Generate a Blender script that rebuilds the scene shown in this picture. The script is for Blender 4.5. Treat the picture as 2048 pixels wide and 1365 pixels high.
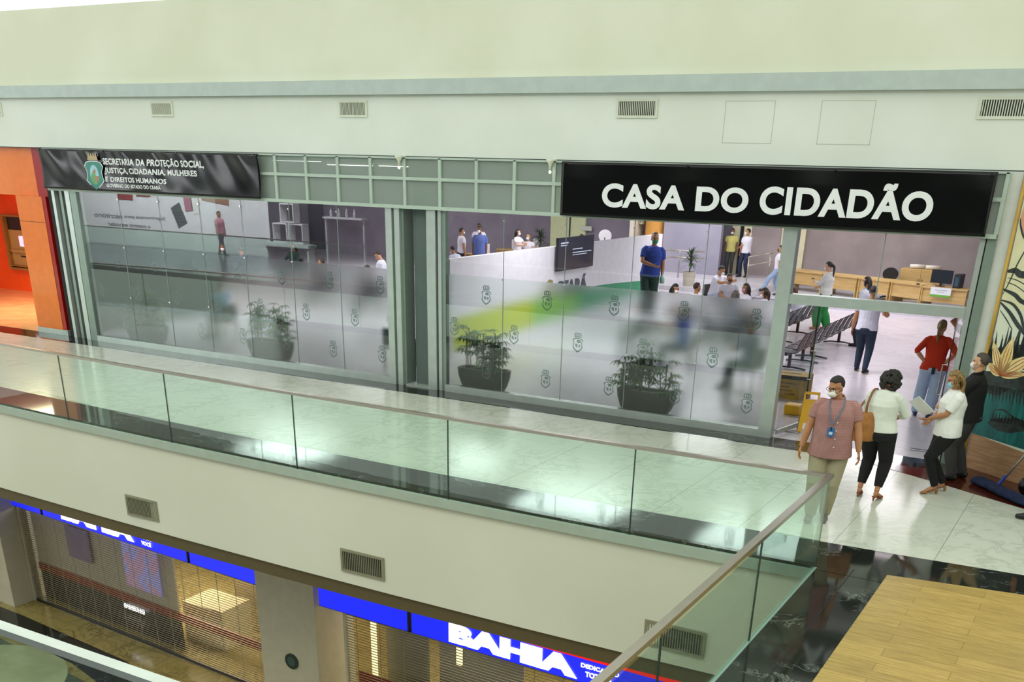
import bpy, bmesh, math, random
from mathutils import Vector, Matrix, noise
random.seed(7)
V = Vector; PI = math.pi
sc = bpy.context.scene
COL = sc.collection
for o in list(bpy.data.objects): bpy.data.objects.remove(o)

# ------------------------------------------------------------------ camera
cam_d = bpy.data.cameras.new('camera'); cam = bpy.data.objects.new('camera', cam_d); COL.objects.link(cam)
Rw = [[0.86468968, 0.50185958, 0.02118288], [0.23881276, -0.37363554, -0.89630628], [-0.44190522, 0.78008553, -0.44292927]]
rx, ry, rz = V(Rw[0]), -V(Rw[1]), -V(Rw[2])
rx.normalize(); ry = (ry - rx * ry.dot(rx)).normalized(); rz = rx.cross(ry)
cam.matrix_world = Matrix(((rx.x, ry.x, rz.x, 0), (rx.y, ry.y, rz.y, 0), (rx.z, ry.z, rz.z, 3.93), (0, 0, 0, 1)))
cam_d.sensor_width = 36; cam_d.lens = 2041.73 * 36 / 2048; cam_d.shift_y = (1325.88 - 682.5) / 2048
cam_d.clip_start = 0.05; cam_d.clip_end = 300
sc.camera = cam
# ------------------------------------------------------------------ world, light, exposure
w = bpy.data.worlds.new('world'); sc.world = w; w.use_nodes = True
bg = w.node_tree.nodes['Background']; bg.inputs[0].default_value = (0.95, 1.0, 0.915, 1); bg.inputs[1].default_value = 1.15
vs = sc.view_settings; vs.view_transform = 'Standard'; vs.look = 'None'; vs.exposure = 0.0; vs.gamma = 1.0; vs.use_curve_mapping = False
sc.cycles.transparent_max_bounces = 32; sc.cycles.max_bounces = 8; sc.cycles.diffuse_bounces = 3; sc.cycles.glossy_bounces = 4
sc.cycles.transmission_bounces = 8; sc.cycles.caustics_reflective = False; sc.cycles.caustics_refractive = False
sc.cycles.sample_clamp_indirect = 6.0

def area(name, loc, size, energy, color=(1, 1, 1), rot=(0, 0, 0)):
    d = bpy.data.lights.new(name, 'AREA'); d.shape = 'RECTANGLE'; d.size = size[0]; d.size_y = size[1]
    d.energy = energy; d.color = color
    o = bpy.data.objects.new(name, d); COL.objects.link(o); o.location = loc; o.rotation_euler = rot
    return o
INT = (1.0, 0.93, 0.985)
for (x, y, e) in ((-26, 24, 330), (-20, 22, 330), (-15.4, 24, 300), (-10.8, 22, 330), (-6, 22, 300), (-3.6, 27, 230), (-25, 33, 330), (-18, 33, 330), (-11, 31, 330), (-6, 31, 300), (-13.5, 35.2, 240), (-7.5, 35.0, 240)):  # broad stand-ins for the linear lamps; last two added to brighten the back
    area('ceiling_lamp_fill', (x, y, 3.70), (2.6, 2.2), e * 0.52, INT)
area('kiosk_light', (-25, 18.6, 2.85), (3.0, 2.0), 300, (1.0, 0.8, 0.52))
area('store_light', (-16, 14.6, -2.7), (6, 1.4), 230, (1.0, 0.86, 0.6))
area('store_light', (-7, 14.2, -2.7), (6, 1.4), 150, (1.0, 0.9, 0.7))
area('mall_fill_light', (-7, 3.5, 9.5), (12, 4), 420, (0.97, 1.0, 0.9), (math.radians(18), 0, 0))  # added overhead fill pair, brightens the lower fascia and floors
area('mall_fill_light', (-20, 3.5, 9.5), (12, 4), 300, (0.97, 1.0, 0.9), (math.radians(18), 0, 0))

# ------------------------------------------------------------------ materials
def lin(c):
    if isinstance(c, str):
        c = [int(c[i:i + 2], 16) / 255 for i in (0, 2, 4)]
        c = [x / 12.92 if x <= .04045 else ((x + .055) / 1.055) ** 2.4 for x in c]
    return (c[0], c[1], c[2], 1)
MATS = {}
def M(name, color='808080', rough=.5, metal=0, emit=0, c2=None, nscale=6, nstretch=(1, 1, 1), bump=0, bscale=40, spec=.5, coat=0, detail=5, lo=.4, hi=.65):
    if name in MATS: return MATS[name]
    m = bpy.data.materials.new(name); m.use_nodes = True; nt = m.node_tree; p = nt.nodes['Principled BSDF']
    p.inputs['Base Color'].default_value = lin(color); p.inputs['Roughness'].default_value = rough; p.inputs['Metallic'].default_value = metal
    p.inputs['Specular IOR Level'].default_value = spec
    if coat: p.inputs['Coat Weight'].default_value = coat; p.inputs['Coat Roughness'].default_value = .05
    if emit: p.inputs['Emission Color'].default_value = lin(color); p.inputs['Emission Strength'].default_value = emit
    tc = nt.nodes.new('ShaderNodeTexCoord'); mp = nt.nodes.new('ShaderNodeMapping'); mp.inputs['Scale'].default_value = nstretch
    nt.links.new(tc.outputs['Object'], mp.inputs[0])
    nz = nt.nodes.new('ShaderNodeTexNoise'); nz.inputs['Scale'].default_value = nscale; nz.inputs['Detail'].default_value = detail
    nt.links.new(mp.outputs[0], nz.inputs['Vector'])
    cr = nt.nodes.new('ShaderNodeValToRGB'); cr.color_ramp.elements[0].position = lo; cr.color_ramp.elements[1].position = hi
    a = lin(color); b = lin(c2) if c2 else tuple(min(1, x * .93) for x in a[:3]) + (1,)
    cr.color_ramp.elements[0].color = b; cr.color_ramp.elements[1].color = a
    nt.links.new(nz.outputs['Fac'], cr.inputs[0]); nt.links.new(cr.outputs[0], p.inputs['Base Color'])
    if bump:
        n2 = nt.nodes.new('ShaderNodeTexNoise'); n2.inputs['Scale'].default_value = bscale; nt.links.new(tc.outputs['Object'], n2.inputs['Vector'])
        bp = nt.nodes.new('ShaderNodeBump'); bp.inputs['Strength'].default_value = bump; bp.inputs['Distance'].default_value = .02
        nt.links.new(n2.outputs['Fac'], bp.inputs['Height']); nt.links.new(bp.outputs[0], p.inputs['Normal'])
    MATS[name] = m; return m

def mat_tile(name, base, vein, joint, px, py, ox=0, oy=0, jw=.006, rough=.09, vs_=1.6, veinw=.5, spec=.5, dist=1.4, vw=.06):
    m = bpy.data.materials.new(name); m.use_nodes = True; nt = m.node_tree; L = nt.links.new; p = nt.nodes['Principled BSDF']
    N = nt.nodes.new; tc = N('ShaderNodeTexCoord'); sp = N('ShaderNodeSeparateXYZ'); L(tc.outputs['Object'], sp.inputs[0])
    n1 = N('ShaderNodeTexNoise'); n1.inputs['Scale'].default_value = vs_; n1.inputs['Detail'].default_value = 9; n1.inputs['Distortion'].default_value = 1.4; n1.inputs['Roughness'].default_value = .65
    L(tc.outputs['Object'], n1.inputs['Vector'])
    s1 = N('ShaderNodeMath'); s1.operation = 'SUBTRACT'; L(n1.outputs['Fac'], s1.inputs[0]); s1.inputs[1].default_value = .5
    ab = N('ShaderNodeMath'); ab.operation = 'ABSOLUTE'; L(s1.outputs[0], ab.inputs[0])
    r1 = N('ShaderNodeValToRGB'); r1.color_ramp.elements[0].position = 0; r1.color_ramp.elements[1].position = .06
    r1.color_ramp.elements[0].color = lin(vein); r1.color_ramp.elements[1].color = lin(base); L(ab.outputs[0], r1.inputs[0])
    n2 = N('ShaderNodeTexNoise'); n2.inputs['Scale'].default_value = .9; n2.inputs['Detail'].default_value = 4; L(tc.outputs['Object'], n2.inputs['Vector'])
    mx = N('ShaderNodeMixRGB'); L(r1.outputs[0], mx.inputs[1]); mx.inputs[2].default_value = lin(base)
    r3 = N('ShaderNodeValToRGB'); r3.color_ramp.elements[0].position = .42; r3.color_ramp.elements[1].position = .42 + veinw * .5; L(n2.outputs['Fac'], r3.inputs[0]); L(r3.outputs[0], mx.inputs[0])
    last = mx.outputs[0]
    for ax, per, off in ((0, px, ox), (1, py, oy)):
        if not per: continue
        a = N('ShaderNodeMath'); a.operation = 'ADD'; a.inputs[1].default_value = 1000 * per - off; L(sp.outputs[ax], a.inputs[0])
        b = N('ShaderNodeMath'); b.operation = 'MODULO'; b.inputs[1].default_value = per; L(a.outputs[0], b.inputs[0])
        c = N('ShaderNodeMath'); c.operation = 'LESS_THAN'; c.inputs[1].default_value = jw; L(b.outputs[0], c.inputs[0])
        k = N('ShaderNodeMixRGB'); L(c.outputs[0], k.inputs[0]); L(last, k.inputs[1]); k.inputs[2].default_value = lin(joint); last = k.outputs[0]
    L(last, p.inputs['Base Color']); p.inputs['Roughness'].default_value = rough; p.inputs['Specular IOR Level'].default_value = spec; n1.inputs['Distortion'].default_value = dist; r1.color_ramp.elements[1].position = vw
    MATS[name] = m; return m

def mat_glass(name, tint, ior=1.5, haze=0.0, hazecol='c0d0c4', boost=1.0):
    m = bpy.data.materials.new(name); m.use_nodes = True; nt = m.node_tree; nt.nodes.clear(); N = nt.nodes.new; L = nt.links.new
    o = N('ShaderNodeOutputMaterial'); t = N('ShaderNodeBsdfTransparent'); t.inputs[0].default_value = tint + (1,)
    g = N('ShaderNodeBsdfGlossy'); g.inputs['Roughness'].default_value = .005; g.inputs[0].default_value = (1, 1, 1, 1)
    f = N('ShaderNodeFresnel'); ge = N('ShaderNodeNewGeometry'); mi = N('ShaderNodeMath'); mi.operation = 'MULTIPLY_ADD'
    L(ge.outputs['Backfacing'], mi.inputs[0]); mi.inputs[1].default_value = 1 / ior - ior; mi.inputs[2].default_value = ior; L(mi.outputs[0], f.inputs[0])
    mu = N('ShaderNodeMath'); mu.operation = 'MULTIPLY'; mu.inputs[1].default_value = boost; L(f.outputs[0], mu.inputs[0])
    mx = N('ShaderNodeMixShader'); L(mu.outputs[0], mx.inputs[0])
    if haze:
        d = N('ShaderNodeBsdfDiffuse'); d.inputs[0].default_value = lin(hazecol); m2 = N('ShaderNodeMixShader'); m2.inputs[0].default_value = haze
        L(t.outputs[0], m2.inputs[1]); L(d.outputs[0], m2.inputs[2]); L(m2.outputs[0], mx.inputs[1])
    else: L(t.outputs[0], mx.inputs[1])
    L(g.outputs[0], mx.inputs[2]); L(mx.outputs[0], o.inputs[0]); MATS[name] = m; return m
def mat_frost():
    m = bpy.data.materials.new('frosted_film'); m.use_nodes = True; nt = m.node_tree; nt.nodes.clear(); N = nt.nodes.new; L = nt.links.new
    o = N('ShaderNodeOutputMaterial'); r = N('ShaderNodeBsdfRefraction'); r.inputs['Roughness'].default_value = .27; r.inputs['IOR'].default_value = 1.18
    r.inputs[0].default_value = (.93, .97, .95, 1)
    d = N('ShaderNodeBsdfTranslucent'); d.inputs[0].default_value = (.8, .86, .84, 1); d2 = N('ShaderNodeBsdfDiffuse'); d2.inputs[0].default_value = (.55, .66, .62, 1)
    a = N('ShaderNodeMixShader'); a.inputs[0].default_value = .03; L(r.outputs[0], a.inputs[1]); L(d2.outputs[0], a.inputs[2])
    L(a.outputs[0], o.inputs[0]); MATS['frosted_film'] = m; return m

FROST = mat_frost()
GLASS = mat_glass('clear_glass', (.95, .975, .965), boost=1.25)
LEAFG = mat_glass('door_glass', (.93, .96, .95), boost=.5)
GREEN = mat_glass('green_rail_glass', (.86, .95, .90))
GRIDG = mat_glass('hazy_transom_glass', (.72, .80, .76), haze=.36, hazecol='c6d4c8')
GEDGE = M('glass_edge_green', '1f3a30', .2)
TILE = mat_tile('white_marble_tile', 'cfd4c6', 'b9bfb0', '8b9083', 1.115, 2.3, -1.24 % 1.115, 11.55 % 2.3, jw=.007, rough=.16, spec=.36, vs_=2.4, dist=.7, vw=.05)
TILEIN = mat_tile('white_porcelain_tile', 'ccc9cf', 'c0bcc3', 'bdb4bb', 1.2, 1.2, jw=.006, rough=.26, vs_=1.1, spec=.4)
BLACKM = mat_tile('black_marble', '20231f', '6a706a', '0c0d0c', 1.15, 0, .3, 0, jw=.006, rough=.06, vs_=2.2, veinw=.12, spec=.3, dist=.5, vw=.018)
REDG = M('red_granite', '5a2413', .12, c2='34130a', nscale=60)
LOWF = mat_tile('beige_stone_floor', '9a8a50', '6b5c2e', '4a4120', .6, .6, jw=.008, rough=.15)
ALU = M('brushed_aluminium', 'c4cfc8', .35, .55)
ALUD = M('grey_green_aluminium', '8a9c90', .4, .35)
STEEL = M('brushed_steel', 'a8a396', .28, .9)
WALLW = M('white_painted_wall', 'e4eae2', .7, nscale=.7, c2='dce3d8')
CREAM = M('cream_painted_wall', 'e3e6d2', .75, nscale=.6, c2='dcdfc8')
TRIMG = M('pale_grey_trim', 'b9c7c1', .55)
SLABW = M('ivory_painted_fascia', 'dcdecb', .7, nscale=.5, c2='d6d8c4')
BROWN = M('olive_brown_paint', '5d5132', .6)
GREYW = M('grey_plaster_wall', '98929f', .8, nscale=1.3, c2='8b8593')
TAUPE = M('taupe_plaster_wall', 'b0a4a1', .8, nscale=1.1, c2='a09392')
WHITE = M('white_lacquer', 'e6e5ea', .5)
DARK = M('dark_void', '1a1a1c', .8)
OAK = M('pale_oak_laminate', 'd9b878', .4, nscale=3, nstretch=(1, 1, 12), c2='cba766')
BLK = M('black_plastic', '17171a', .35)
TEXTW = M('white_vinyl_lettering', 'eef2f2', .5)

# ------------------------------------------------------------------ geometry helpers
class G:
    def __init__(s): s.b = bmesh.new(); s.mi = 0
    def _t(s, vs_):
        pass
    def add(s, verts, faces):
        vv = [s.b.verts.new(v) for v in verts]
        for f in faces:
            try: fc = s.b.faces.new([vv[i] for i in f]); fc.material_index = s.mi
            except ValueError: pass
        return vv
    def box(s, x0, x1, y0, y1, z0, z1, f=None):
        P = [(x, y, z) for z in (z0, z1) for y in (y0, y1) for x in (x0, x1)]
        if f: P = [f(*p) for p in P]
        s.add(P, [(0, 2, 3, 1), (4, 5, 7, 6), (0, 1, 5, 4), (2, 6, 7, 3), (0, 4, 6, 2), (1, 3, 7, 5)]); return s
    def obox(s, c, sz, rz_=0, rx_=0, ry_=0):
        m = Matrix.Translation(c) @ Matrix.Rotation(rz_, 4, 'Z') @ Matrix.Rotation(ry_, 4, 'Y') @ Matrix.Rotation(rx_, 4, 'X')
        hx, hy, hz = (q / 2 for q in sz)
        return s.box(-hx, hx, -hy, hy, -hz, hz, lambda x, y, z: m @ V((x, y, z)))
    def prism(s, pts, z0, z1):
        n = len(pts); vv = [(p[0], p[1], z0) for p in pts] + [(p[0], p[1], z1) for p in pts]
        s.add(vv, [tuple(range(n - 1, -1, -1)), tuple(range(n, 2 * n))] + [(i, (i + 1) % n, n + (i + 1) % n, n + i) for i in range(n)]); return s
    def plate(s, pts, o, u, v, t):
        """polygon pts (a,b) in plane o+a*u+b*v, thickness t along u x v"""
        o, u, v = V(o), V(u), V(v); nrm = u.cross(v).normalized() * t; n = len(pts)
        A = [o + u * a + v * b for a, b in pts]; vv = A + [q + nrm for q in A]
        s.add(vv, [tuple(range(n - 1, -1, -1)), tuple(range(n, 2 * n))] + [(i, (i + 1) % n, n + (i + 1) % n, n + i) for i in range(n)]); return s
    def tube(s, pts, r, n=8, side=None, cap=True):
        """pts list; r float or list of float/(rx,ry)"""
        pts = [V(p) for p in pts]; k = len(pts)
        if not isinstance(r, (list, tuple)): r = [r] * k
        rings = []; prev = None
        for i, p in enumerate(pts):
            t = (pts[min(i + 1, k - 1)] - pts[max(i - 1, 0)])
            t = t.normalized() if t.length > 1e-9 else V((0, 0, 1))
            a = V(side) if side else (prev if prev else (V((1, 0, 0)) if abs(t.x) < .9 else V((0, 1, 0))))
            a = (a - t * a.dot(t)); a = a.normalized() if a.length > 1e-6 else t.orthogonal().normalized()
            prev = a; b = t.cross(a); q = r[i]; ra, rb = (q if isinstance(q, (list, tuple)) else (q, q))
            rings.append([p + a * (ra * math.cos(2 * PI * j / n)) + b * (rb * math.sin(2 * PI * j / n)) for j in range(n)])
        vv = [v for rg in rings for v in rg]; F = []
        for i in range(k - 1):
            for j in range(n): F.append((i * n + j, i * n + (j + 1) % n, (i + 1) * n + (j + 1) % n, (i + 1) * n + j))
        if cap: F += [tuple(range(n - 1, -1, -1)), tuple((k - 1) * n + j for j in range(n))]
        s.add(vv, F); return s
    def ball(s, c, r, n=12, m=8, R=None):
        r = r if isinstance(r, (list, tuple)) else (r, r, r); c = V(c); vv = []; F = []
        for i in range(m + 1):
            th = PI * i / m
            for j in range(n):
                q = V((r[0] * math.sin(th) * math.cos(2 * PI * j / n), r[1] * math.sin(th) * math.sin(2 * PI * j / n), r[2] * math.cos(th)))
                vv.append(c + (R @ q if R else q))
        for i in range(m):
            for j in range(n): F.append((i * n + j, (i + 1) * n + j, (i + 1) * n + (j + 1) % n, i * n + (j + 1) % n))
        s.add(vv, F); return s
    def lathe(s, prof, c=(0, 0, 0), n=24, sx=1, sy=1):
        vv = []; F = []; k = len(prof)
        for r, z in prof:
            for j in range(n): vv.append((c[0] + sx * r * math.cos(2 * PI * j / n), c[1] + sy * r * math.sin(2 * PI * j / n), c[2] + z))
        for i in range(k - 1):
            for j in range(n): F.append((i * n + j, i * n + (j + 1) % n, (i + 1) * n + (j + 1) % n, (i + 1) * n + j))
        s.add(vv, F); return s
    def build(s, name, mat, parent=None, smooth=False, bevel=0, **props):
        bmesh.ops.remove_doubles(s.b, verts=s.b.verts[:], dist=1e-6)
        bmesh.ops.recalc_face_normals(s.b, faces=s.b.faces[:])
        me = bpy.data.meshes.new(name); s.b.to_mesh(me); s.b.free()
        for mm in (mat if isinstance(mat, (list, tuple)) else [mat]): me.materials.append(mm)
        if smooth: me.polygons.foreach_set('use_smooth', [True] * len(me.polygons))
        o = bpy.data.objects.new(name, me); COL.objects.link(o)
        if parent: o.parent = parent
        if bevel:
            md = o.modifiers.new('bevel', 'BEVEL'); md.width = bevel; md.segments = 2; md.limit_method = 'ANGLE'
        for k, v in props.items(): o[k] = v
        return o
def thing(name, label, cat, loc=(0, 0, 0), rz_=0, group=None, kind=None):
    o = bpy.data.objects.new(name, None); COL.objects.link(o); o.location = loc; o.rotation_euler = (0, 0, rz_); o.empty_display_size = .1
    if label: o['label'] = label
    if cat: o['category'] = cat
    if group: o['group'] = group
    if kind: o['kind'] = kind
    return o
def tag(o, label, cat, group=None):
    o['label'] = label; o['category'] = cat
    if group: o['group'] = group
    return o
def struct(name, g, mat, parent=None, **k):
    o = g.build(name, mat, parent, **k)
    if not parent: o['kind'] = 'structure'
    return o
def bx(name, x0, x1, y0, y1, z0, z1, mat, **k): return struct(name, G().box(x0, x1, y0, y1, z0, z1), mat, **k)
def copy_tree(o, parent=None):
    c = o.copy(); COL.objects.link(c)
    if parent: c.parent = parent
    for ch in list(o.children): copy_tree(ch, c)
    return c

def text(name, s, x, z, width, capz, origin, u=(1, 0, 0), v=(0, 0, 1), depth=.004, mat=None, parent=None, off=0.0, disp=None, mirror=False, spacing=1.0):
    """lettering whose box starts at (x,z) in the plane origin+x*u+z*v, fitted to width and height"""
    cu = bpy.data.curves.new(name, 'FONT'); cu.body = s; cu.size = 1; cu.offset = off; cu.extrude = 0; cu.space_character = spacing; cu.resolution_u = 6
    t = bpy.data.objects.new(name, cu); COL.objects.link(t); dg = bpy.context.evaluated_depsgraph_get(); dg.update()
    me = bpy.data.meshes.new_from_object(t.evaluated_get(dg)); bpy.data.objects.remove(t); bpy.data.curves.remove(cu)
    xs = [p.co.x for p in me.vertices]; ys = [p.co.y for p in me.vertices]
    x0, x1, y0, y1 = min(xs), max(xs), min(ys), max(ys)
    sx = width / (x1 - x0); sy = capz / (y1 - y0); o_, u_, v_ = V(origin), V(u), V(v); nn = u_.cross(v_).normalized()
    for p in me.vertices:
        a = (p.co.x - x0) * sx; b = (p.co.y - y0) * sy
        if mirror: a = width - a
        q = o_ + u_ * (x + a) + v_ * (z + b)
        if disp: q = q + nn * disp(q)
        p.co = q
    bm = bmesh.new(); bm.from_mesh(me)
    r = bmesh.ops.extrude_face_region(bm, geom=bm.faces[:]); vs_ = [e for e in r['geom'] if isinstance(e, bmesh.types.BMVert)]
    bmesh.ops.translate(bm, verts=vs_, vec=nn * depth); bmesh.ops.recalc_face_normals(bm, faces=bm.faces[:])
    bm.to_mesh(me); bm.free(); me.polygons.foreach_set('use_smooth', [False] * len(me.polygons)); me.materials.clear(); me.materials.append(mat)
    o = bpy.data.objects.new(name, me); COL.objects.link(o)
    if parent: o.parent = parent
    return o
def smooth_pts(pts, n=6):
    out = []
    P = [V(p) for p in pts]
    for i in range(len(P) - 1):
        a, b, c, d = P[max(i - 1, 0)], P[i], P[i + 1], P[min(i + 2, len(P) - 1)]
        for k in range(n):
            t = k / n
            out.append(.5 * ((2 * b) + (c - a) * t + (2 * a - 5 * b + 4 * c - d) * t * t + (3 * b - a - 3 * c + d) * t ** 3))
    out.append(P[-1]); return out

# ================================================================== STRUCTURE
YF = 16.2
def YR(x): return 10.63 + (.0028 if x < -7.5 else .0042) * (x + 7.5) ** 2
def curve_pts(f, xs): return [(x, f(x)) for x in xs]
XS = [-30, -26, -22, -19, -16.5, -14, -12, -10, -8, -6, -4.5, -3.2, -2.29]
def strip(g, xs, fa, fb, z0, z1):
    """band between curves y=fa(x) and y=fb(x)"""
    n = len(xs); vv = []
    for x in xs: vv += [(x, fa(x), z0), (x, fb(x), z0), (x, fb(x), z1), (x, fa(x), z1)]
    F = []
    for i in range(n - 1):
        a = 4 * i; b = a + 4
        for j in range(4): F.append((a + j, b + j, b + (j + 1) % 4, a + (j + 1) % 4))
    F += [(0, 1, 2, 3), (4 * n - 1, 4 * n - 2, 4 * n - 3, 4 * n - 4)]
    g.add(vv, F); return g
def yin(x):       # inner edge of the dark border
    return 11.47 + .0026 * (x + 8) ** 2 if x < -8 else 11.47 + .0050 * (x + 8) ** 2
# walkway slab with marble tile top
g = G(); strip(g, XS, lambda x: yin(x), lambda x: 15.62, -.14, 0)
g.box(-2.29, 6, 11.63, 15.62, -.14, 0)
struct('floor', g, TILE)
g = G(); strip(g, XS, lambda x: YR(x) + .03, yin, -.14, 0)
strip(g, [-2.29, -1.6, -.8, 0, 1, 2.5, 6], lambda x: (10.9 + .16 * (x + 1.6) if x > -1.59 else 10.66), lambda x: max(11.63, 11.66 + .07 * (x + 1.6)), -.14, .001)
g.box(-2.29, -1.585, 2.6, 10.67, -.14, .001)
struct('floor_dark_border', g, BLACKM)
g = G(); g.box(-1.935, -1.925, 2.6, 10.9, 0, .003)
struct('trim_1', g, DARK)
PLK = M('wood_plank_vinyl', 'c9ab62', .38, nscale=1.6, nstretch=(2.2, 26, 1), c2='a88c48', lo=.35, hi=.7)
m = PLK; nt = m.node_tree; L = nt.links.new
bk = nt.nodes.new('ShaderNodeTexBrick'); bk.inputs['Scale'].default_value = 1; bk.inputs['Brick Width'].default_value = 1.2; bk.inputs['Row Height'].default_value = .18; bk.inputs['Mortar Size'].default_value = .0025
bk.inputs['Color1'].default_value = (1, 1, 1, 1); bk.inputs['Color2'].default_value = (.80, .80, .78, 1); bk.inputs['Mortar'].default_value = (.45, .42, .38, 1)
tcn = nt.nodes.new('ShaderNodeTexCoord'); L(tcn.outputs['Object'], bk.inputs['Vector'])
mm = nt.nodes.new('ShaderNodeMixRGB'); mm.blend_type = 'MULTIPLY'; mm.inputs[0].default_value = 1
src_ = nt.nodes['Principled BSDF'].inputs['Base Color'].links[0].from_socket; L(src_, mm.inputs[1]); L(bk.outputs[0], mm.inputs[2]); L(mm.outputs[0], nt.nodes['Principled BSDF'].inputs['Base Color'])
g = G(); g.prism([(-1.585, 2.6), (6, 2.6), (6, 12.1), (-.25, 11.13), (-1.585, 10.93)], -.12, .002)
struct('floor_wood', g, PLK)
g = G().box(-29, -2.29, 15.62, YF + .05, -.14, .001); g.prism([(-2.29, 15.62), (-2.29, YF + .05), (-1.75, YF + .05), (-1.75, 15.9), (-2.0, 15.72)], -.14, .001)
struct('floor_threshold_strip', g, BLACKM)
g = G(); g.prism([(-3.05, 15.66), (-2.55, 15.39), (-1.72, 14.98), (-.58, 14.37), (1.2, 13.3), (3.2, 13.3), (3.2, 16.2), (-1.75, 16.2), (-1.75, 15.9), (-2.0, 15.72), (-2.25, 15.67)], .001, .004)
struct('floor_red_granite_strip', g, REDG)
bx('floor_subslab', -30, -2.31, 10.9, 38.2, -.5, -.141, SLABW)
bx('floor_subslab_side', -2.29, 6, 2.6, 38.2, -.5, -.141, SLABW)
# shop floor and raised floor at the back
bx('floor_shop', -47, -1.7, YF + .05, 38.1, -.14, 0, TILEIN)
bx('floor_raised_platform', -24, -1.7, 33.35, 38.1, 0, .15, TILEIN)
bx('floor_raised_landing', -15, -10.45, 32.6, 38.1, .151, .37, TILEIN)
bx('floor_landing_step', -15, -10.45, 32.15, 32.6, 0, .24, TILEIN)
bx('trim_2', -24, -1.7, 33.33, 33.36, .13, .155, M('step_nosing', '8d8793', .5))
# ivory fascia under the balustrade (the slab's face) with a curved plan
g = G(); strip(g, XS, lambda x: YR(x) + .02, lambda x: YR(x) + .22, -1.58, -.142); struct('wall_slab_fascia', g, SLABW)
g = G(); strip(g, XS, lambda x: YR(x) + .06, lambda x: YR(x) + .24, -1.80, -1.581); struct('trim_3', g, BROWN)
bx('wall_slab_fascia_side', -2.27, -2.05, 2.6, 10.85, -1.86, -.142, SLABW)
# fascia above the shopfront, projecting trim, recessed cream wall, skylight curb
bx('wall_front', -30, 3, YF, YF + .3, 3.93, 4.86, WALLW)
g = G(); strip(g, [-30, -22, -17.6, -12.7, -9.6, -5.5, -1.9, 3], lambda x: YF - .10, lambda x: YF + .3, 4.861, 5.085); struct('trim_4', g, TRIMG)
bx('wall_upper', -30, 3, YF + .02, YF + .3, 5.086, 6.44, CREAM)
bx('trim_5', -30, 3, YF - .0, YF + .34, 3.915, 3.929, M('shadow_gap', '2a3330', .6))
# shop shell
bx('ceiling', -47.2, -1.5, YF + .3, 38.2, 3.8, 3.9, M('shop_ceiling', 'c3c6c0', .8))
bx('wall_back', -47.2, -1.5, 38.1, 38.3, -.14, 3.8, GREYW)
bx('wall_left', -47.4, -47.2, YF + .3, 38.2, -.14, 3.8, GREYW)
bx('wall_right', -1.7, -1.5, YF + .31, 38.2, -.14, 3.8, GREYW)
bx('wall_back_taupe', -10.27, -1.75, 38.0, 38.09, .15, 3.8, TAUPE)
bx('wall_back_taupe_panel', -12.2, -11.12, 38.0, 38.09, .15, 3.8, TAUPE)
YEL = M('warm_cream_paint', 'efe9c4', .6)
bx('wall_back_cream_pier', -11.11, -10.28, 37.9, 38.09, .15, 3.8, YEL)
bx('door_1', -12.93, -12.21, 37.97, 38.09, .15, 3.6, YEL)
bx('door_2', -20.25, -18.75, 37.97, 38.09, .15, 3.4, M('pale_yellow_door', 'dfe9b8', .5))
bx('trim_6', -19.42, -19.38, 37.93, 37.965, .15, 3.4, DARK)
bx('trim_7', -12.62, -12.50, 37.93, 37.965, .15, 3.6, DARK)
bx('wall_back_dark_niche', -32.3, -31.6, 37.9, 38.09, .15, 3.6, M('dark_mauve', '3a3640', .8))
bx('wall_grey_partition', -15.1, -12.95, 36.9, 37.1, .15, 3.8, M('lilac_grey_panel', 'a8a5b4', .7, nscale=1.2, c2='9c99a9'))
bx('wall_far_return', -16.3, -16.15, 36.6, 38.05, .15, 3.8, M('cream_return', 'e9e2cf', .6))
g = G().lathe([(.36, .15), (.36, 3.8)], (-15.55, 37.2, 0), n=28)
struct('column_orange', g, M('orange_lit_column', 'e0a24a', .5), smooth=True)  # orange light falling on the column is put into its base colour
# kiosk shell (orange cash machine booth, left of the shopfront)
OR = M('orange_gloss_panel', 'ef7c22', .22, coat=.3); ORD = M('orange_wall', 'f0500c', .35)
bx('wall_kiosk_back', -33, -21.33, 21.0, 21.2, -.1, 3.9, ORD)
bx('wall_kiosk_right', -21.32, -21.2, YF + .32, 21.25, -.1, 3.9, M('dark_green_grey_wall', '2d3a36', .6))
bx('wall_kiosk_left', -33.2, -33, YF, 21.2, -.1, 3.9, ORD)
bx('ceiling_kiosk', -33, -21.32, YF + .3, 21.0, 2.96, 3.05, ORD)
bx('floor_kiosk', -33, -21.32, YF + .05, 21.0, .001, .006, M('beige_glossy_tile', 'dcb98a', .1, nscale=2, c2='cfa877'))
kf = thing('wall_kiosk_front', None, None, kind='structure')
G().box(-33, -21.62, YF + .12, YF + .22, 2.95, 3.915).build('upper_panel', OR, kf)
G().box(-21.62, -21.3, YF + .11, YF + .23, 2.95, 3.915).build('red_return', M('red_gloss_panel', 'a5140c', .2, coat=.3), kf)
G().box(-22.3, -21.42, YF + .02, YF + .24, .12, 2.949).build('pilaster_panel', OR, kf)
G().box(-21.42, -21.3, YF + .03, YF + .25, .12, 2.949).build('pilaster_red_edge', MATS['red_gloss_panel'], kf)
G().box(-22.3, -21.25, YF, YF + .25, 0.002, .12).build('pilaster_base', ALU, kf)
for zz in (2.42, ):
    G().box(-22.3, -21.42, YF + .015, YF + .021, zz, zz + .006).build('panel_joint', DARK, kf)
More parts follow.
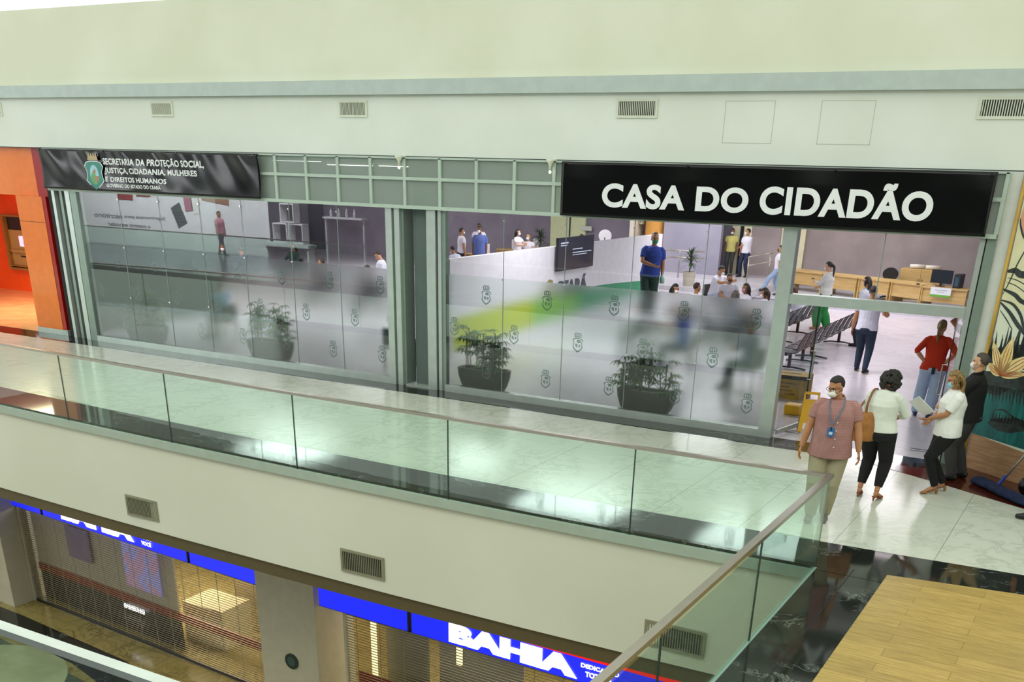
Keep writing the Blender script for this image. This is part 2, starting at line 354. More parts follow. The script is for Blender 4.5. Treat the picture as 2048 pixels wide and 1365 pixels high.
# ---------------- facade glazing
def frame_profile(g, x0, x1, z0, z1, y0=YF - .05, y1=YF + .10): g.box(x0, x1, y0, y1, z0, z1)
jf = thing('trim_8', None, None, kind='structure')
G().box(-21.18, -21.0, YF + .02, YF + .28, 0, 3.915).build('gap', DARK, jf)
G().box(-21.0, -20.91, YF - .03, YF + .1, 0, 3.12).build('profile', ALU, jf)
G().box(-20.91, -20.56, YF + .06, YF + .16, 0, 3.12).build('recess', M('mauve_grey_metal', '68686a', .5), jf)
G().box(-20.78, -20.7, YF, YF + .059, 0, 3.12).build('profile', ALUD, jf)
G().box(-20.56, -20.42, YF - .04, YF + .12, 0, 3.12).build('profile', ALU, jf)
G().box(-20.42, -20.385, YF, YF + .12, 0, 3.12).build('gap', DARK, jf)
G().box(-20.385, -20.18, YF - .05, YF + .12, 0, 3.12).build('profile', ALUD, jf)
FILMCREST = mat_glass('printed_crest_grey', (.80, .85, .85), 1.02, haze=.38, hazecol='70847f')
def crest_shape(g, cx, cz, s, o=(0, YF - .022, 0), t=.0012):
    """coat of arms print: castle crown above, scrolled shield below"""
    U, W = (1, 0, 0), (0, 0, 1); O = V(o)
    def P(pts): g.plate([(cx + a * s, cz + b * s) for a, b in pts], O, U, W, t)
    P([(-.42, .62), (.42, .62), (.42, .72), (-.42, .72)])
    for a in (-.36, -.12, .12, .36): P([(a - .07, .73), (a + .07, .73), (a + .07, .98), (a - .07, .98)])
    P([(-.38, 1.0), (.38, 1.0), (.34, 1.1), (-.34, 1.1)])
    out = [(-.5, .5), (-.2, .56), (.2, .56), (.5, .5), (.66, .3), (.5, .1), (.56, -.2), (.62, -.45), (.4, -.75), (0, -1.0), (-.4, -.75), (-.62, -.45), (-.56, -.2), (-.5, .1), (-.66, .3)]
    inn = [(a * .8, b * .82) for a, b in out]; n = len(out)
    for i in range(n):
        j = (i + 1) % n; P([out[i], out[j], inn[j], inn[i]])
    P([(-.1, .35), (.28, .38), (.38, .1), (.1, .02), (-.15, .12)]); P([(-.3, -.1), (-.05, -.05), (.0, -.5), (-.28, -.35)]); P([(.1, -.12), (.34, -.15), (.28, -.45), (.12, -.4)])
def window(name, xs, z0=.12, z1=3.12, film=True, crests=()):
    w_ = thing(name, None, None, kind='structure')
    a, b = xs[0], xs[-1]
    G().box(a - .0, b + .0, YF - .06, YF + .1, 0.001, z0).build('sill_frame', ALU, w_)
    for i in range(len(xs) - 1):
        g = G(); g.box(xs[i] + .005, xs[i + 1] - .005, YF - .006, YF + .006, z0, z1)
        o = g.build('glass_pane', GLASS, w_)
    g = G()
    for x in xs[1:-1]: g.box(x - .004, x + .004, YF - .008, YF + .008, z0, z1)
    g.build('pane_seam', M('seam_silicone', '93a39c', .4), w_)
    for x in xs[1:-1]:
        for z in (1.02, 2.04, 2.98):
            G().tube([(x, YF - .012, z), (x, YF - .03, z)], .016, 12).build('glass_connector', M('polished_chrome', 'e6e8e6', .12, .6), w_)
    if film:
        G().box(a + .004, b - .004, YF + .012, YF + .020, z0, 2.055).build('frosted_film', FROST, w_)
        g = G()
        for cx, cz in crests: crest_shape(g, cx, cz, .155, o=(0, YF + .0095, 0))
        g.build('crest_print', FILMCREST, w_)
    return w_
cl = [(-19.26, 1.75), (-18.11, 1.75), (-16.94, 1.75), (-15.77, 1.75), (-14.59, 1.75), (-13.39, 1.75), (-12.19, 1.75),
      (-19.89, 1.12), (-18.72, 1.12), (-17.56, 1.12), (-16.39, 1.12), (-15.2, 1.12), (-14.02, 1.12), (-12.82, 1.12),
      (-19.25, .5), (-18.1, .5), (-16.93, .5), (-15.76, .5), (-14.57, .5), (-13.39, .48), (-12.2, .5)]
cr_ = [(-9.88, 1.75), (-8.66, 1.75), (-7.4, 1.77), (-6.18, 1.78), (-4.99, 1.76), (-10.55, 1.16), (-9.3, 1.13), (-8.04, 1.12), (-6.84, 1.14), (-5.62, 1.12),
       (-9.86, .46), (-8.64, .44), (-7.41, .46), (-6.2, .46), (-4.97, .47)]
window('window_1', [-20.18, -18.94, -17.76, -16.62, -15.5, -14.28, -13.12, -11.98], crests=cl)
window('window_2', [-10.72, -9.53, -8.34, -7.12, -5.89, -4.71], crests=cr_)
# centre mullions and the column between them
mf = thing('trim_9', None, None, kind='structure')
for a, b, y0, y1, mt in ((-11.98, -11.84, YF - .06, YF + .1, ALU), (-11.84, -11.79, YF - .0, YF + .1, ALUD), (-11.79, -11.68, YF - .05, YF + .12, ALU), (-11.68, -11.62, YF, YF + .3, ALUD),
                         (-11.09, -10.9, YF - .06, YF + .1, ALU), (-10.9, -10.87, YF, YF + .1, DARK), (-10.87, -10.8, YF - .03, YF + .1, ALU), (-10.8, -10.72, YF - .01, YF + .1, ALUD)):
    G().box(a, b, y0, y1, 0.001, 3.12).build('mullion', mt, mf)
bx('column_grey', -11.5, -11.14, YF + .14, YF + .62, 0, 3.8, M('grey_green_column', '5d6d68', .55, nscale=2, c2='55645f'))
bx('floor_column_plinth', -11.62, -11.1, YF - .04, YF + .3, .001, .03, ALU)
# transom grid above the glass
tg = thing('window_3', None, None, kind='structure')
G().box(-20.98, -1.8, YF - .062, YF - .052, 3.15, 3.9).build('hazy_pane', GRIDG, tg)
g = G(); GM = M('pale_green_frame', 'b4c6b8', .5)
for i in range(-9, 14):
    x = -14.46 + .7375 * i
    if -20.98 < x < -1.85: g.box(x - .028, x + .028, YF - .10, YF - .065, 3.15, 3.9)
g.box(-20.98, -1.82, YF - .102, YF - .064, 3.55, 3.6)
g.build('grid_bar', GM, tg)
G().box(-20.98, -1.8, YF - .12, YF - .0, 3.095, 3.15).build('bottom_rail', GM, tg)
G().box(-20.98, -1.8, YF - .1, YF - .03, 3.885, 3.914).build('top_rail', GM, tg)
bx('trim_10', -1.84, -1.79, YF - .1, YF - .02, 3.15, 3.9, GM)
# door frame, transom rail, open leaves
df = thing('door_3', None, None, kind='structure')
G().box(-4.71, -4.5, YF - .07, YF + .11, 0.001, 3.12).build('post', ALU, df)
G().box(-4.5, -2.0, YF - .06, YF + .1, 2.05, 2.19).build('transom_rail', ALU, df)
G().box(-4.5, -2.0, YF - .006, YF + .006, 2.19, 3.12).build('glass_pane', GLASS, df)
G().box(-3.262, -3.25, YF - .008, YF + .008, 2.19, 3.12).build('pane_seam', MATS['seam_silicone'], df)
G().box(-2.0, -1.93, YF - .05, YF + .1, 0.001, 3.12).build('jamb', ALU, df); G().box(-1.93, -1.91, YF - .04, YF + .1, 0.001, 3.12).build('jamb_gap', DARK, df); G().box(-1.91, -1.79, YF - .06, YF + .11, 0.001, 3.12).build('jamb', ALUD, df)
for (x0, y0, x1, y1, nm) in ((-4.47, YF + .13, -4.30, YF + 1.05, 'l'), (-2.03, YF + .13, -2.22, YF + 1.05, 'r')):
    d = V((x1 - x0, y1 - y0, 0)); a = math.atan2(d.y, d.x); c = ((x0 + x1) / 2, (y0 + y1) / 2)
    lf = G().obox((c[0], c[1], 1.04), (d.length, .012, 2.0), a).build('door_leaf', LEAFG, df)
    G().obox((x1, y1, 1.04), (.02, .02, 2.0), a).build('leaf_edge', GEDGE, lf)
    G().obox((c[0], c[1], .07), (d.length, .03, .07), a).build('leaf_rail', ALU, lf)
    G().tube([(x1, y1 - .12, .8), (x1 + (.06 if nm == 'l' else -.06), y1 - .12, .8), (x1 + (.06 if nm == 'l' else -.06), y1 - .12, 1.25), (x1, y1 - .12, 1.25)], .012).build('door_handle', STEEL, lf)
# white pier right of the door, bamboo-coloured edging and the painted wall
bx('wall_pier', -1.79, -1.64, YF - .02, YF + .35, 0.004, 3.915, M('pier_white', 'd5dad2', .6))
g = G().tube([(-1.61, YF - .07, .004), (-1.61, YF - .07, 1.9), (-1.6, YF - .065, 3.91)], .024, 10)
tag(g.build('bamboo_pole', M('varnished_bamboo', 'cda744', .35, nscale=3, c2='b8902f'), smooth=True), 'thin yellow bamboo pole standing against the white pier beside the mural', 'pole')

# ---------------- painted mural wall
MO = V((-1.57, 16.13, 0)); MD = V((.829, -.559, 0)).normalized(); MZ = V((0, 0, 1))
mw = thing('wall_mural', None, None, kind='structure')
g = G(); g.plate([(0, .004), (4.2, .004), (4.2, 3.91), (0, 3.91)], MO - MZ.cross(MD) * .0, MD, MZ, -.18); g.build('wall', M('mural_cream_ground', 'dfe4d2', .6, nscale=1.2, c2='d6dfc6'), mw)
def paint(name, polys, mat, k):
    g = G()
    for p in polys: g.plate(p, MO + MD.cross(MZ) * (.001 * k), MD, MZ, .001)
    g.build(name, mat, mw)
def stroke(pts, w_):
    P = [V((a, b, 0)) for a, b in pts]; P = smooth_pts(P, 5); Lf = []; Rt = []
    for i, p in enumerate(P):
        t = (P[min(i + 1, len(P) - 1)] - P[max(i - 1, 0)]).normalized(); n = V((-t.y, t.x, 0)); q = w_ * (.25 + .75 * math.sin(PI * (i + .5) / len(P)))
        Lf.append(p + n * q); Rt.append(p - n * q)
    return [[(Lf[i].x, Lf[i].y), (Lf[i + 1].x, Lf[i + 1].y), (Rt[i + 1].x, Rt[i + 1].y), (Rt[i].x, Rt[i].y)] for i in range(len(P) - 1)]
paint('painted_yellow_wash', [[(.0, 2.5), (.9, 2.45), (1.6, 2.9), (.9, 3.3), (.02, 3.3)], [(0, 2.3), (.6, 2.2), (1.2, 2.35), (.6, 2.45), (0, 2.5)]], M('wash_yellow', 'e2e0b4', .6), 1)
paint('painted_pink_petal', [[(.01, 3.34), (.1, 3.18), (.6, 3.1), (1.0, 3.5), (.5, 3.8), (.04, 3.58)]], M('paint_peach', 'dba583', .6), 2)
paint('painted_teal_field', [[(.0, .5), (.0, 1.15), (.8, 1.3), (2.2, 1.4), (3.6, 1.2), (3.6, .45), (2, .45)]], M('paint_teal', '1f7672', .5, nscale=3, nstretch=(4, 4, 1), c2='155a58'), 1)
paint('painted_tan_field', [[(.0, .006), (3.6, .006), (3.6, .45), (.9, .44), (.1, .5), (0, .5)]], M('paint_tan', 'b08a66', .6, nscale=3, nstretch=(1, 1, 9), c2='9b7553'), 2)
BP = M('paint_black_green', '161c1a', .5, nscale=12, c2='2b3532')
fol = [[(0, 1.12), (0, 1.38), (.3, 1.42), (.62, 1.48), (1.2, 1.5), (1.5, 1.3), (.9, 1.2), (.5, 1.24), (.28, 1.08)]]
random.seed(3)
for i in range(26):
    a = i / 25; bx_ = .0 + 1.1 * a; top = 1.72 + .36 * a + random.uniform(-.03, .12); fol.append([(bx_ - .035, 1.55 + .2 * a), (bx_ + .035, 1.55 + .2 * a), (bx_ + random.uniform(-.05, .06), top + .12)])
fol.append([(0, 1.5), (0, 1.68), (.6, 1.85), (1.2, 2.0), (1.2, 1.5)])
for i in range(22):
    a = i / 21; bx_ = .02 + 1.2 * a; fol.append([(bx_ - .03, 1.2 + .06 * a), (bx_ + .03, 1.2 + .06 * a), (bx_ + .03, .98 + .05 * random.random())])
fol.append([(.22, .7), (.3, .78), (.65, .86), (.9, .85), (1.5, .95), (1.5, .78), (.9, .74), (.63, .64), (.42, .63)])
for i in range(16):
    a = i / 15; fol.append([(.26 + a * .8, .74 + .04 * a), (.31 + a * .8, .74 + .04 * a), (.29 + a * .8, .86 + .05 * random.random())])
fol += stroke([(.3, .9), (.45, .92), (.62, .86), (.8, .84), (1.1, .86)], .014)
paint('painted_black_foliage', fol, BP, 3)
PET = M('paint_cream_petal', 'ead79a', .55, nscale=5, c2='dcc47a'); pets = []
def petal(tip, base, wd):
    t = V((tip[0] - base[0], tip[1] - base[1], 0)); n = V((-t.y, t.x, 0)).normalized(); pts = []
    for k in range(13):
        a = k / 12; r = wd * math.sin(PI * min(1, a ** .75)) ; pts.append(V((base[0], base[1], 0)) + t * a + n * r)
    for k in range(11, 0, -1):
        a = k / 12; r = wd * math.sin(PI * min(1, a ** .75)); pts.append(V((base[0], base[1], 0)) + t * a - n * r)
    return [(p.x, p.y) for p in pts]
B0 = (.26, 1.36)
tips = [((.02, 1.80), .075), ((.33, 1.90), .10), ((.74, 1.72), .10), ((-.0, 1.50), .06), ((.7, 1.46), .05)]
for tp, wd in tips: pets.append(petal(tp, B0, wd))
paint('painted_petals', pets, PET, 5)
ln = []
for tp, wd in tips:
    for k in (-.5, 0, .5):
        t = V((tp[0] - B0[0], tp[1] - B0[1])); n = V((-t.y, t.x)).normalized()
        ln += stroke([B0, (B0[0] + t.x * .45 + n.x * wd * k, B0[1] + t.y * .45 + n.y * wd * k), (B0[0] + t.x * .8 + n.x * wd * k * .6, B0[1] + t.y * .8 + n.y * wd * k * .6)], .005)
paint('painted_petal_veins', ln, M('paint_red_brown', 'a5481b', .6), 6)
st = []
for pts, ww in (([(0, 2.3), (.18, 2.19), (.34, 2.06), (.47, 1.97), (.7, 1.8)], .03), ([(0, 2.33), (.2, 2.3), (.36, 2.18), (.5, 2.0), (.8, 1.95)], .022), ([(0, 2.47), (.2, 2.42), (.37, 2.34), (.8, 2.3)], .03),
                ([(.0, 2.4), (.06, 2.55), (.13, 2.8), (.2, 2.98), (.3, 3.3)], .01), ([(0, 2.7), (.12, 2.72), (.26, 2.68), (.7, 2.75), (1.3, 2.6)], .045), ([(.02, 3.36), (.06, 3.25), (.2, 3.1), (.6, 3.05)], .015),
                ([(.02, 2.2), (.15, 2.1), (.28, 1.98)], .008), ([(.03, 2.62), (.2, 2.6), (.5, 2.5)], .006), ([(.03, 2.56), (.2, 2.53), (.5, 2.4)], .006), ([(.7, 3.6), (.9, 3.0), (1.4, 2.7), (2.0, 2.9)], .03), ([(1.2, 2.2), (1.6, 1.9), (2.4, 2.1)], .03)): st += stroke(pts, ww)
paint('painted_brush_strokes', st, BP, 4)

# ---------------- printed banners over the glass
def banner(name, label, x0, x1, z0, z1, f):
    t = thing(name, label, 'banner', (x0, YF - .2, z0))
    nx, nz = int((x1 - x0) * 22), 20; g = G(); vv = []
    for j in range(nz + 1):
        for i in range(nx + 1):
            x = x0 + (x1 - x0) * i / nx; z = z0 + (z1 - z0) * j / nz
            vv.append((x - x0, -f(V((x, 0, z))), z - z0))
    F = [(j * (nx + 1) + i, j * (nx + 1) + i + 1, (j + 1) * (nx + 1) + i + 1, (j + 1) * (nx + 1) + i) for j in range(nz) for i in range(nx)]
    g.add(vv, F); o = g.build('sheet', M('black_banner_vinyl', '0c0e0d', .2, spec=.32), t, smooth=True)
    md = o.modifiers.new('thickness', 'SOLIDIFY'); md.thickness = .003; md.offset = -1
    return t
def f1(p):
    x, z = p.x, p.z; h = (z - 3.14) / .77
    return .018 * math.sin(x * 5.1 + 1.4 * math.sin(z * 5)) * (.4 + h) * .8 + .012 * math.sin(x * 11.3 + z * 7) * h + .02 * math.sin(3.1 * x + 5.5 * z)
def f2(p):
    x, z = p.x, p.z; h = max(0, (z - 3.66) / .25); e = max(0, (x + 2.6) / .7)
    return .016 * h * math.sin(x * 3.3) + .006 * math.sin(x * 2 + z * 3) + .02 * e * math.sin(6 * x + 4 * z)
b1 = banner('banner', 'black banner with the coat of arms and four lines of white text, at the left', -20.98, -14.77, 3.14, 3.905, f1)
b2 = banner('banner', 'wide black banner reading CASA DO CIDADAO in large white letters', -8.37, -1.93, 3.12, 3.905, f2)
for bb, xx in ((b1, (.05, 2.0, 4.1, 6.1)), (b2, (.05, 2.1, 4.3, 6.35))):
    for a in xx: G().box(a, a + .03, -.03, .205, .74, .765).build('tie', BLK, bb)
def bt(par, s, x, z, w_, h_, f, off=.03):
    ox = par.location; o = text('lettering', s, x, z, w_, h_, (0, YF - .2 - .006, 0), depth=.003, mat=TEXTW, off=off, disp=lambda q: f(q), spacing=1.06)
    o.data.transform(Matrix.Translation(-ox)); o.parent = par; return o
bt(b1, 'SECRETARIA DA PROTEÇÃO SOCIAL,', -19.02, 3.61, 2.86, .175, f1)
bt(b1, 'JUSTIÇA, CIDADANIA, MULHERES', -19.0, 3.45, 2.63, .135, f1)
bt(b1, 'E DIREITOS HUMANOS', -19.0, 3.32, 1.76, .095, f1)
bt(b1, 'GOVERNO DO ESTADO DO CEARÁ', -18.98, 3.215, 1.58, .085, f1)
bt(b2, 'CASA DO', -7.63, 3.27, 2.38, .345, f2, .036)
bt(b2, 'CIDADÃO', -5.08, 3.27, 2.42, .46, f2, .036)
def emblem_part(name, polys, mat, k):
    g = G(); O_ = V((-19.28, YF - .2, 3.47)) - b1.location
    for p in polys:
        g.plate([(a * .21, b * .27) for a, b in p], O_ + V((0, -.014 - k * .0025 - f1(V((-19.28, 0, 3.47))), 0)), (1, 0, 0), (0, 0, 1), .002)
    g.build(name, mat, b1)
sh = [(-1.0, .72), (-.45, .8), (.45, .8), (1.0, .72), (1.25, .45), (1.0, .1), (1.05, -.25), (1.2, -.5), (.8, -.75), (0, -1.15), (-.8, -.75), (-1.2, -.5), (-1.05, -.25), (-1.0, .1), (-1.25, .45)]
emblem_part('emblem_border', [[(a * 1.08, b * 1.06) for a, b in sh]], TEXTW, 0)
emblem_part('emblem_shield', [sh], M('emblem_green', '1d7f6d', .4), 1)
ov = [(.62 * math.cos(a * PI / 12), .68 * math.sin(a * PI / 12) - .1) for a in range(24)]
emblem_part('emblem_oval', [ov], M('emblem_sky', '9cc9da', .4), 2)
emblem_part('emblem_landscape', [[(-.58, -.2), (.58, -.2), (.4, -.65), (0, -.78), (-.4, -.65)], [(-.5, -.2), (-.1, .2), (.2, -.2)]], M('emblem_leaf', '5f9a57', .4), 3)
emblem_part('emblem_sun', [[(-.1, .15), (.1, .3), (.25, .1), (.1, -.05)], [(.05, -.25), (.5, -.2), (.35, -.6), (.1, -.5)]], M('emblem_brown', 'b7714a', .4), 4)
emblem_part('emblem_crown', [[(-.75, .9), (.75, .9), (.62, 1.2), (-.62, 1.2)]] + [[(a - .1, 1.2), (a + .1, 1.2), (a + .1, 1.36), (a - .1, 1.36)] for a in (-.5, -.17, .17, .5)], M('emblem_tan', 'b5a37c', .5), 1)

# ---------------- air vents
def vent(x0, x1, z0, z1, y, label, mat, group, n=20):
    t = thing('air_vent', label, 'air vent', (x0, y, z0), group=group); W, H = x1 - x0, z1 - z0; b = .035
    g = G()
    for a in ((0, W, 0, b), (0, W, H - b, H), (0, b, b, H - b), (W - b, W, b, H - b)): g.box(a[0], a[1], -.02, 0, a[2], a[3])
    g.build('frame', mat, t)
    g = G()
    for i in range(n):
        x = b + (W - 2 * b) * (i + .5) / n; g.obox((x, -.008, H / 2), (.012, .012, H - 2 * b), .5)
    g.build('louvre', mat, t); G().box(b, W - b, -.003, -.0005, b, H - b).build('duct_opening', DARK, t)
VM = M('vent_ivory', 'd6dcc9', .5); VM2 = M('vent_dull_grey', '8b8a70', .5)
for x0, x1, lb in ((-22.75, -22.2, 'white air vent on the upper fascia, cut by the left edge of the photo'), (-17.64, -17.04, 'white air vent on the fascia above the banner with the coat of arms'), (-12.95, -12.33, 'white air vent on the fascia above the hazy grid panel'),
                   (-7.56, -6.88, 'white air vent on the fascia above the left end of the large lettered banner'), (-2.36, -1.66, 'white air vent on the fascia above the right end of the large lettered banner')):
    vent(x0, x1, 4.52, 4.78, YF, lb, VM, 'air vents on the upper fascia')
for x0, x1, lb in ((-13.32, -12.6, 'grey air vent in the lower fascia over the left store sign'), (-8.86, -8.1, 'grey air vent in the lower fascia over the white pillar side'), (-4.21, -3.43, 'grey air vent in the lower fascia seen behind the side handrail')):
    yy = YR((x0 + x1) / 2) + .02; vent(x0, x1, -1.40, -1.06, yy, lb, VM2, 'air vents on the lower fascia', 22)
for x0, x1, lb in ((-5.82, -5.08, 'faint square access hatch in the white fascia, the left of two'), (-4.42, -3.68, 'faint square access hatch in the white fascia, the right of two')):
    g = G(); b = .006
    for a in ((x0, x1, 4.74, 4.74 + b), (x0, x0 + b, 4.2, 4.74), (x1 - b, x1, 4.2, 4.74), (x0, x1, 4.2, 4.2 + b)): g.box(a[0], a[1], YF - .003, YF - .0003, a[2], a[3])
    tag(g.build('access_hatch', M('hatch_line', 'b9c2b6', .7)), lb, 'access hatch', 'access hatches in the fascia')

# ---------------- glass balustrades
def rail_section(g, pts, wd=.035, h=.02):
    g.tube(pts, [(wd, h)] * len(pts), 4, side=None)
ROFF = .02
far = thing('balustrade', 'long frameless glass balustrade with metal handrail in front of the shopfront', 'balustrade', (0, 0, 0))
def ribbon(g, f, xs, w_, z0, z1): strip(g, xs, lambda x: f(x) - w_ / 2, lambda x: f(x) + w_ / 2, z0, z1)
yr = lambda x: YR(x) - .0
xs_r = [-30 + i * .75 for i in range(37)] + [-2.30]
g = G(); ribbon(g, yr, [x for x in xs_r if x <= -2.27], .062, 1.0, 1.035); g.build('handrail', STEEL, far)
jx = [-28.8, -26.4, -24.0, -21.6, -19.2, -16.85, -14.45, -12.04, -9.55, -7.02, -4.49, -2.31]
for i in range(len(jx) - 1):
    a, b = jx[i] + .008, jx[i + 1] - .008; xs = [a + (b - a) * k / 4 for k in range(5)]
    g = G(); ribbon(g, yr, xs, .014, -.12, 1.0); g.build('glass_panel', GREEN, far)
    G().box(b, b + .012, yr(b) - .008, yr(b) + .008, -.12, 1.0).build('glass_edge', GEDGE, far)
g = G(); strip(g, [x for x in xs_r if x <= -2.27], lambda x: yr(x) - .03, lambda x: yr(x) + .02, -.15, -.03); g.build('base_channel', M('channel_grey_green', 'a9b8a8', .4), far)
side = thing('balustrade', 'glass balustrade with metal handrail running towards the viewer beside the black marble', 'balustrade', (0, 0, 0))
ye = yr(-2.31)
G().box(-2.345, -2.275, 3.7, ye + .03, .998, 1.038).build('handrail', STEEL, side)
jy = [ye - .02, 8.48, 6.2, 3.75]
for i in range(3):
    G().box(-2.317, -2.303, jy[i + 1] + .008, jy[i] - .002, -.12, .998).build('glass_panel', GREEN, side)
    G().box(-2.318, -2.302, jy[i + 1] - .004, jy[i + 1] + .006, -.12, .998).build('glass_edge', GEDGE, side)
G().box(-2.33, -2.29, 3.7, ye, -.15, -.0).build('base_channel', M('channel_pale_green', '9db8ac', .35, .3), side)
near = thing('balustrade', 'near glass balustrade with broad pale handrail at the lower left corner', 'balustrade', (0, 0, 0))
G().box(-20, -2.33, 3.68, 3.77, .995, 1.045).build('handrail', M('pale_handrail', 'c9d4cb', .4, .2), near)
for i in range(7):
    a = -2.45 - 2.4 * i; G().box(a - 2.385, a, 3.717, 3.731, -.12, .995).build('glass_panel', GREEN, near)
G().box(-20, -2.33, 3.705, 3.745, -.15, -.12).build('base_channel', MATS['channel_grey_green'], near)
# walkway on the camera's side of the atrium, with the store front opposite (seen as a reflection in the glass)
bx('floor_opposite', -50, -2.31, -3.6, 3.66, -.3, -.14, M('dark_mauve_floor', '4b4a55', .2))
bx('floor_opposite_side', -2.305, 6, -3.6, 2.58, -.3, -.14, TILE)
opw = M('dark_mauve_storefront', '3b3844', .7)
bx('wall_opposite', -32.9, 6, -3.9, -3.62, -.14, 7.2, opw); bx('wall_opposite_far', -50, -45.2, -3.9, -3.62, -.14, 7.2, opw)
bx('wall_opposite_poster', -45.2, -32.9, -3.9, -3.62, -.14, 7.2, M('white_window_poster', 'eef0f2', .6))
area('mall_fill_light', (-36, .5, 6.8), (16, 1.2), 4800, (.96, .98, 1.0), (math.radians(-38), 0, 0))  # added fill, brightens the poster wall so its reflection shows
GP = M('poster_grey_print', '3c4043', .6)
pt = thing('window_poster_print', 'stationery shop window poster, mirrored in the glass at the upper left', 'poster', (-36, -3.62, 0))
def ptext(s, x, z, w_, h_): 
    o = text('lettering', s, 0, 0, w_, h_, (x + 36, .002, z), u=(-1, 0, 0), v=(0, 0, 1), depth=.004, mat=GP, parent=pt, off=.01)
ptext('Suprimentos para', -39.15, 1.0, 2.7, .19); ptext('escritório', -42.0, 1.0, 1.9, .2)
ptext('e material', -40.2, .66, 1.35, .15); ptext('escolar', -41.7, .66, 1.35, .16)
def pbox(name, x, z, w_, h_, mat, a=0):
    o = G().obox((x + 36, .012, z), (w_, .02, h_), 0, 0, a).build(name, mat, pt); return o
pbox('printed_calculator', -38.25, 1.3, .62, .9, M('calc_grey', '3f4548', .5), -.42)
for i in range(4):
    for j in range(4): pbox('printed_key', -38.25 + .13 * (j - 1.5) + .05 * (i - 2), 1.42 - .13 * i, .07, .05, M('key_pale', 'c7ccd0', .5), -.42)
pbox('printed_red_box', -41.6, 2.2, 1.0, .75, M('poster_red', '9c2f34', .5)); pbox('printed_red_box', -40.4, 2.3, .9, .6, M('poster_brick', '8b4034', .5)); pbox('printed_dark_bag', -42.9, 2.45, 1.2, .6, M('poster_slate', '454a57', .5))
pbox('printed_pink_pack', -37.6, 1.95, .5, .9, M('poster_pink', 'ad6478', .5), -.1); pbox('printed_white_pack', -37.2, 1.85, .4, .9, M('poster_white', 'f5f3ee', .5), -.1); pbox('printed_laptop', -35.9, 2.3, 1.6, .8, M('poster_amber', 'a07858', .5), .1)
tag(pt, 'stationery shop window poster, mirrored in the glass at the upper left', 'poster')
opp = thing('balustrade', 'distant glass balustrade mirrored in the left glass, below the poster', 'balustrade', (0, 0, 0))
G().box(-45, -24, 1.07, 1.13, 1.0, 1.04).build('handrail', STEEL, opp)
for i in range(9): G().box(-45 + 2.33 * i + .01, -45 + 2.33 * (i + 1) - .01, 1.094, 1.106, -.14, 1.0).build('glass_panel', GREEN, opp)
# mirrored display furniture across the hall
WS = M('white_shelf', 'e9e9ea', .5)
def cube_shelf(x, z, s, lab):
    t = thing('display_cube', lab, 'display cube', (x, -3.35, z)); b = .05
    g = G()
    for a in ((0, s, 0, b), (0, s, s - b, s), (0, b, b, s - b), (s - b, s, b, s - b)): g.box(a[0], a[1], -.2, .2, a[2], a[3])
    g.build('cube_frame', WS, t); return t
cube_shelf(-31.85, 1.30, .75, 'white open display cube on top of two others, mirrored in the glass')
cube_shelf(-32.3, .5, .78, 'white open display cube, lower left of three mirrored in the glass')
cube_shelf(-31.45, .5, .78, 'white open display cube, lower right of three mirrored in the glass')
t = thing('display_table', 'low white plinth under three display cubes, mirrored in the glass', 'table', (-31.6, -3.3, -.14)); G().box(-1.2, 1.3, -.28, .28, .5, .63).build('tabletop', WS, t)
for a in (-1.1, 1.15): G().box(a, a + .08, -.2, .2, 0, .5).build('leg', WS, t)
t = thing('display_rack', 'long white display rail with bottles, mirrored in the left glass', 'shelf', (-29.6, -3.4, -.14)); G().box(0, 2.0, -.2, .2, 1.7, 1.76).build('shelf_board', WS, t)
for a in (0, 1.94): G().box(a, a + .06, -.05, .05, 0, 1.7).build('leg', WS, t)
for k in range(4): tag(G().lathe([(.0, 0), (.05, 0), (.05, .2), (.02, .26), (.02, .32), (0, .32)], (-29.3 + .4 * k, -3.4, 1.625), 10).build('bottle', WS, smooth=True), 'pale bottle standing on the mirrored white display rail', 'bottle', 'bottles on the mirrored display rail')

# ================================================================== LOWER LEVEL
def yl(x): return 12.39 - .0766 * (x + 12.3)
def yr2(x): return 12.28 - .031 * (x + 10.9)
ZL = -5.2
bx('floor_lower', -40, 12, -4, 20, ZL - .2, ZL, LOWF)
g = G(); g.prism([(-40, 13.3), (-19.3, 12.35), (-15.7, 12.0), (-12, 11.2), (-6, 10.9), (6, 10.9), (6, 10.3), (-12, 10.2), (-16.4, 11.35), (-20, 11.8), (-40, 12.3)], ZL, ZL + .004)
struct('floor_lower_dark_band', g, BLACKM)
g = G(); g.prism([(-17.3 + 1.9 * math.cos(a * PI / 18), 9.3 + 2.2 * math.sin(a * PI / 18)) for a in range(36)], ZL, ZL + .004); g.prism([(-14.9, 10.7), (-12.6, 9.4), (-13.4, 8.8), (-14.4, 9.6)], ZL, ZL + .004)
struct('floor_lower_pale_inlay', g, M('pale_inlay_marble', 'b3b58c', .12, nscale=2, c2='a3a57d'))
g = G(); g.prism([(-19, 11.4), (-11, 10.4), (-9, 5), (-19, 5)], ZL, ZL + .002); struct('floor_lower_green_field', g, M('grey_green_stone', '59604a', .15, nscale=4, c2='4a523e'))
bx('wall_lower_left', -40, -20.1, 13.05, 13.3, ZL, -1.6, M('lower_cream', 'b5ad8d', .6))
def shear(f): return lambda x, y, z: (x, f(x) + y, z)
PIL = M('pillar_ivory', 'b9b39b', .6)
def pillar(name, x0, x1, f, y0, y1):
    g = G(); g.box(x0, x1, y0, y1, ZL, -1.9, shear(f)); return struct(name, g, PIL)
pillar('column_lower_left', -20.35, -19.76, yl, -.42, .3); pillar('column_lower_middle', -12.13, -10.82, lambda x: 12.34, -.12, .9)
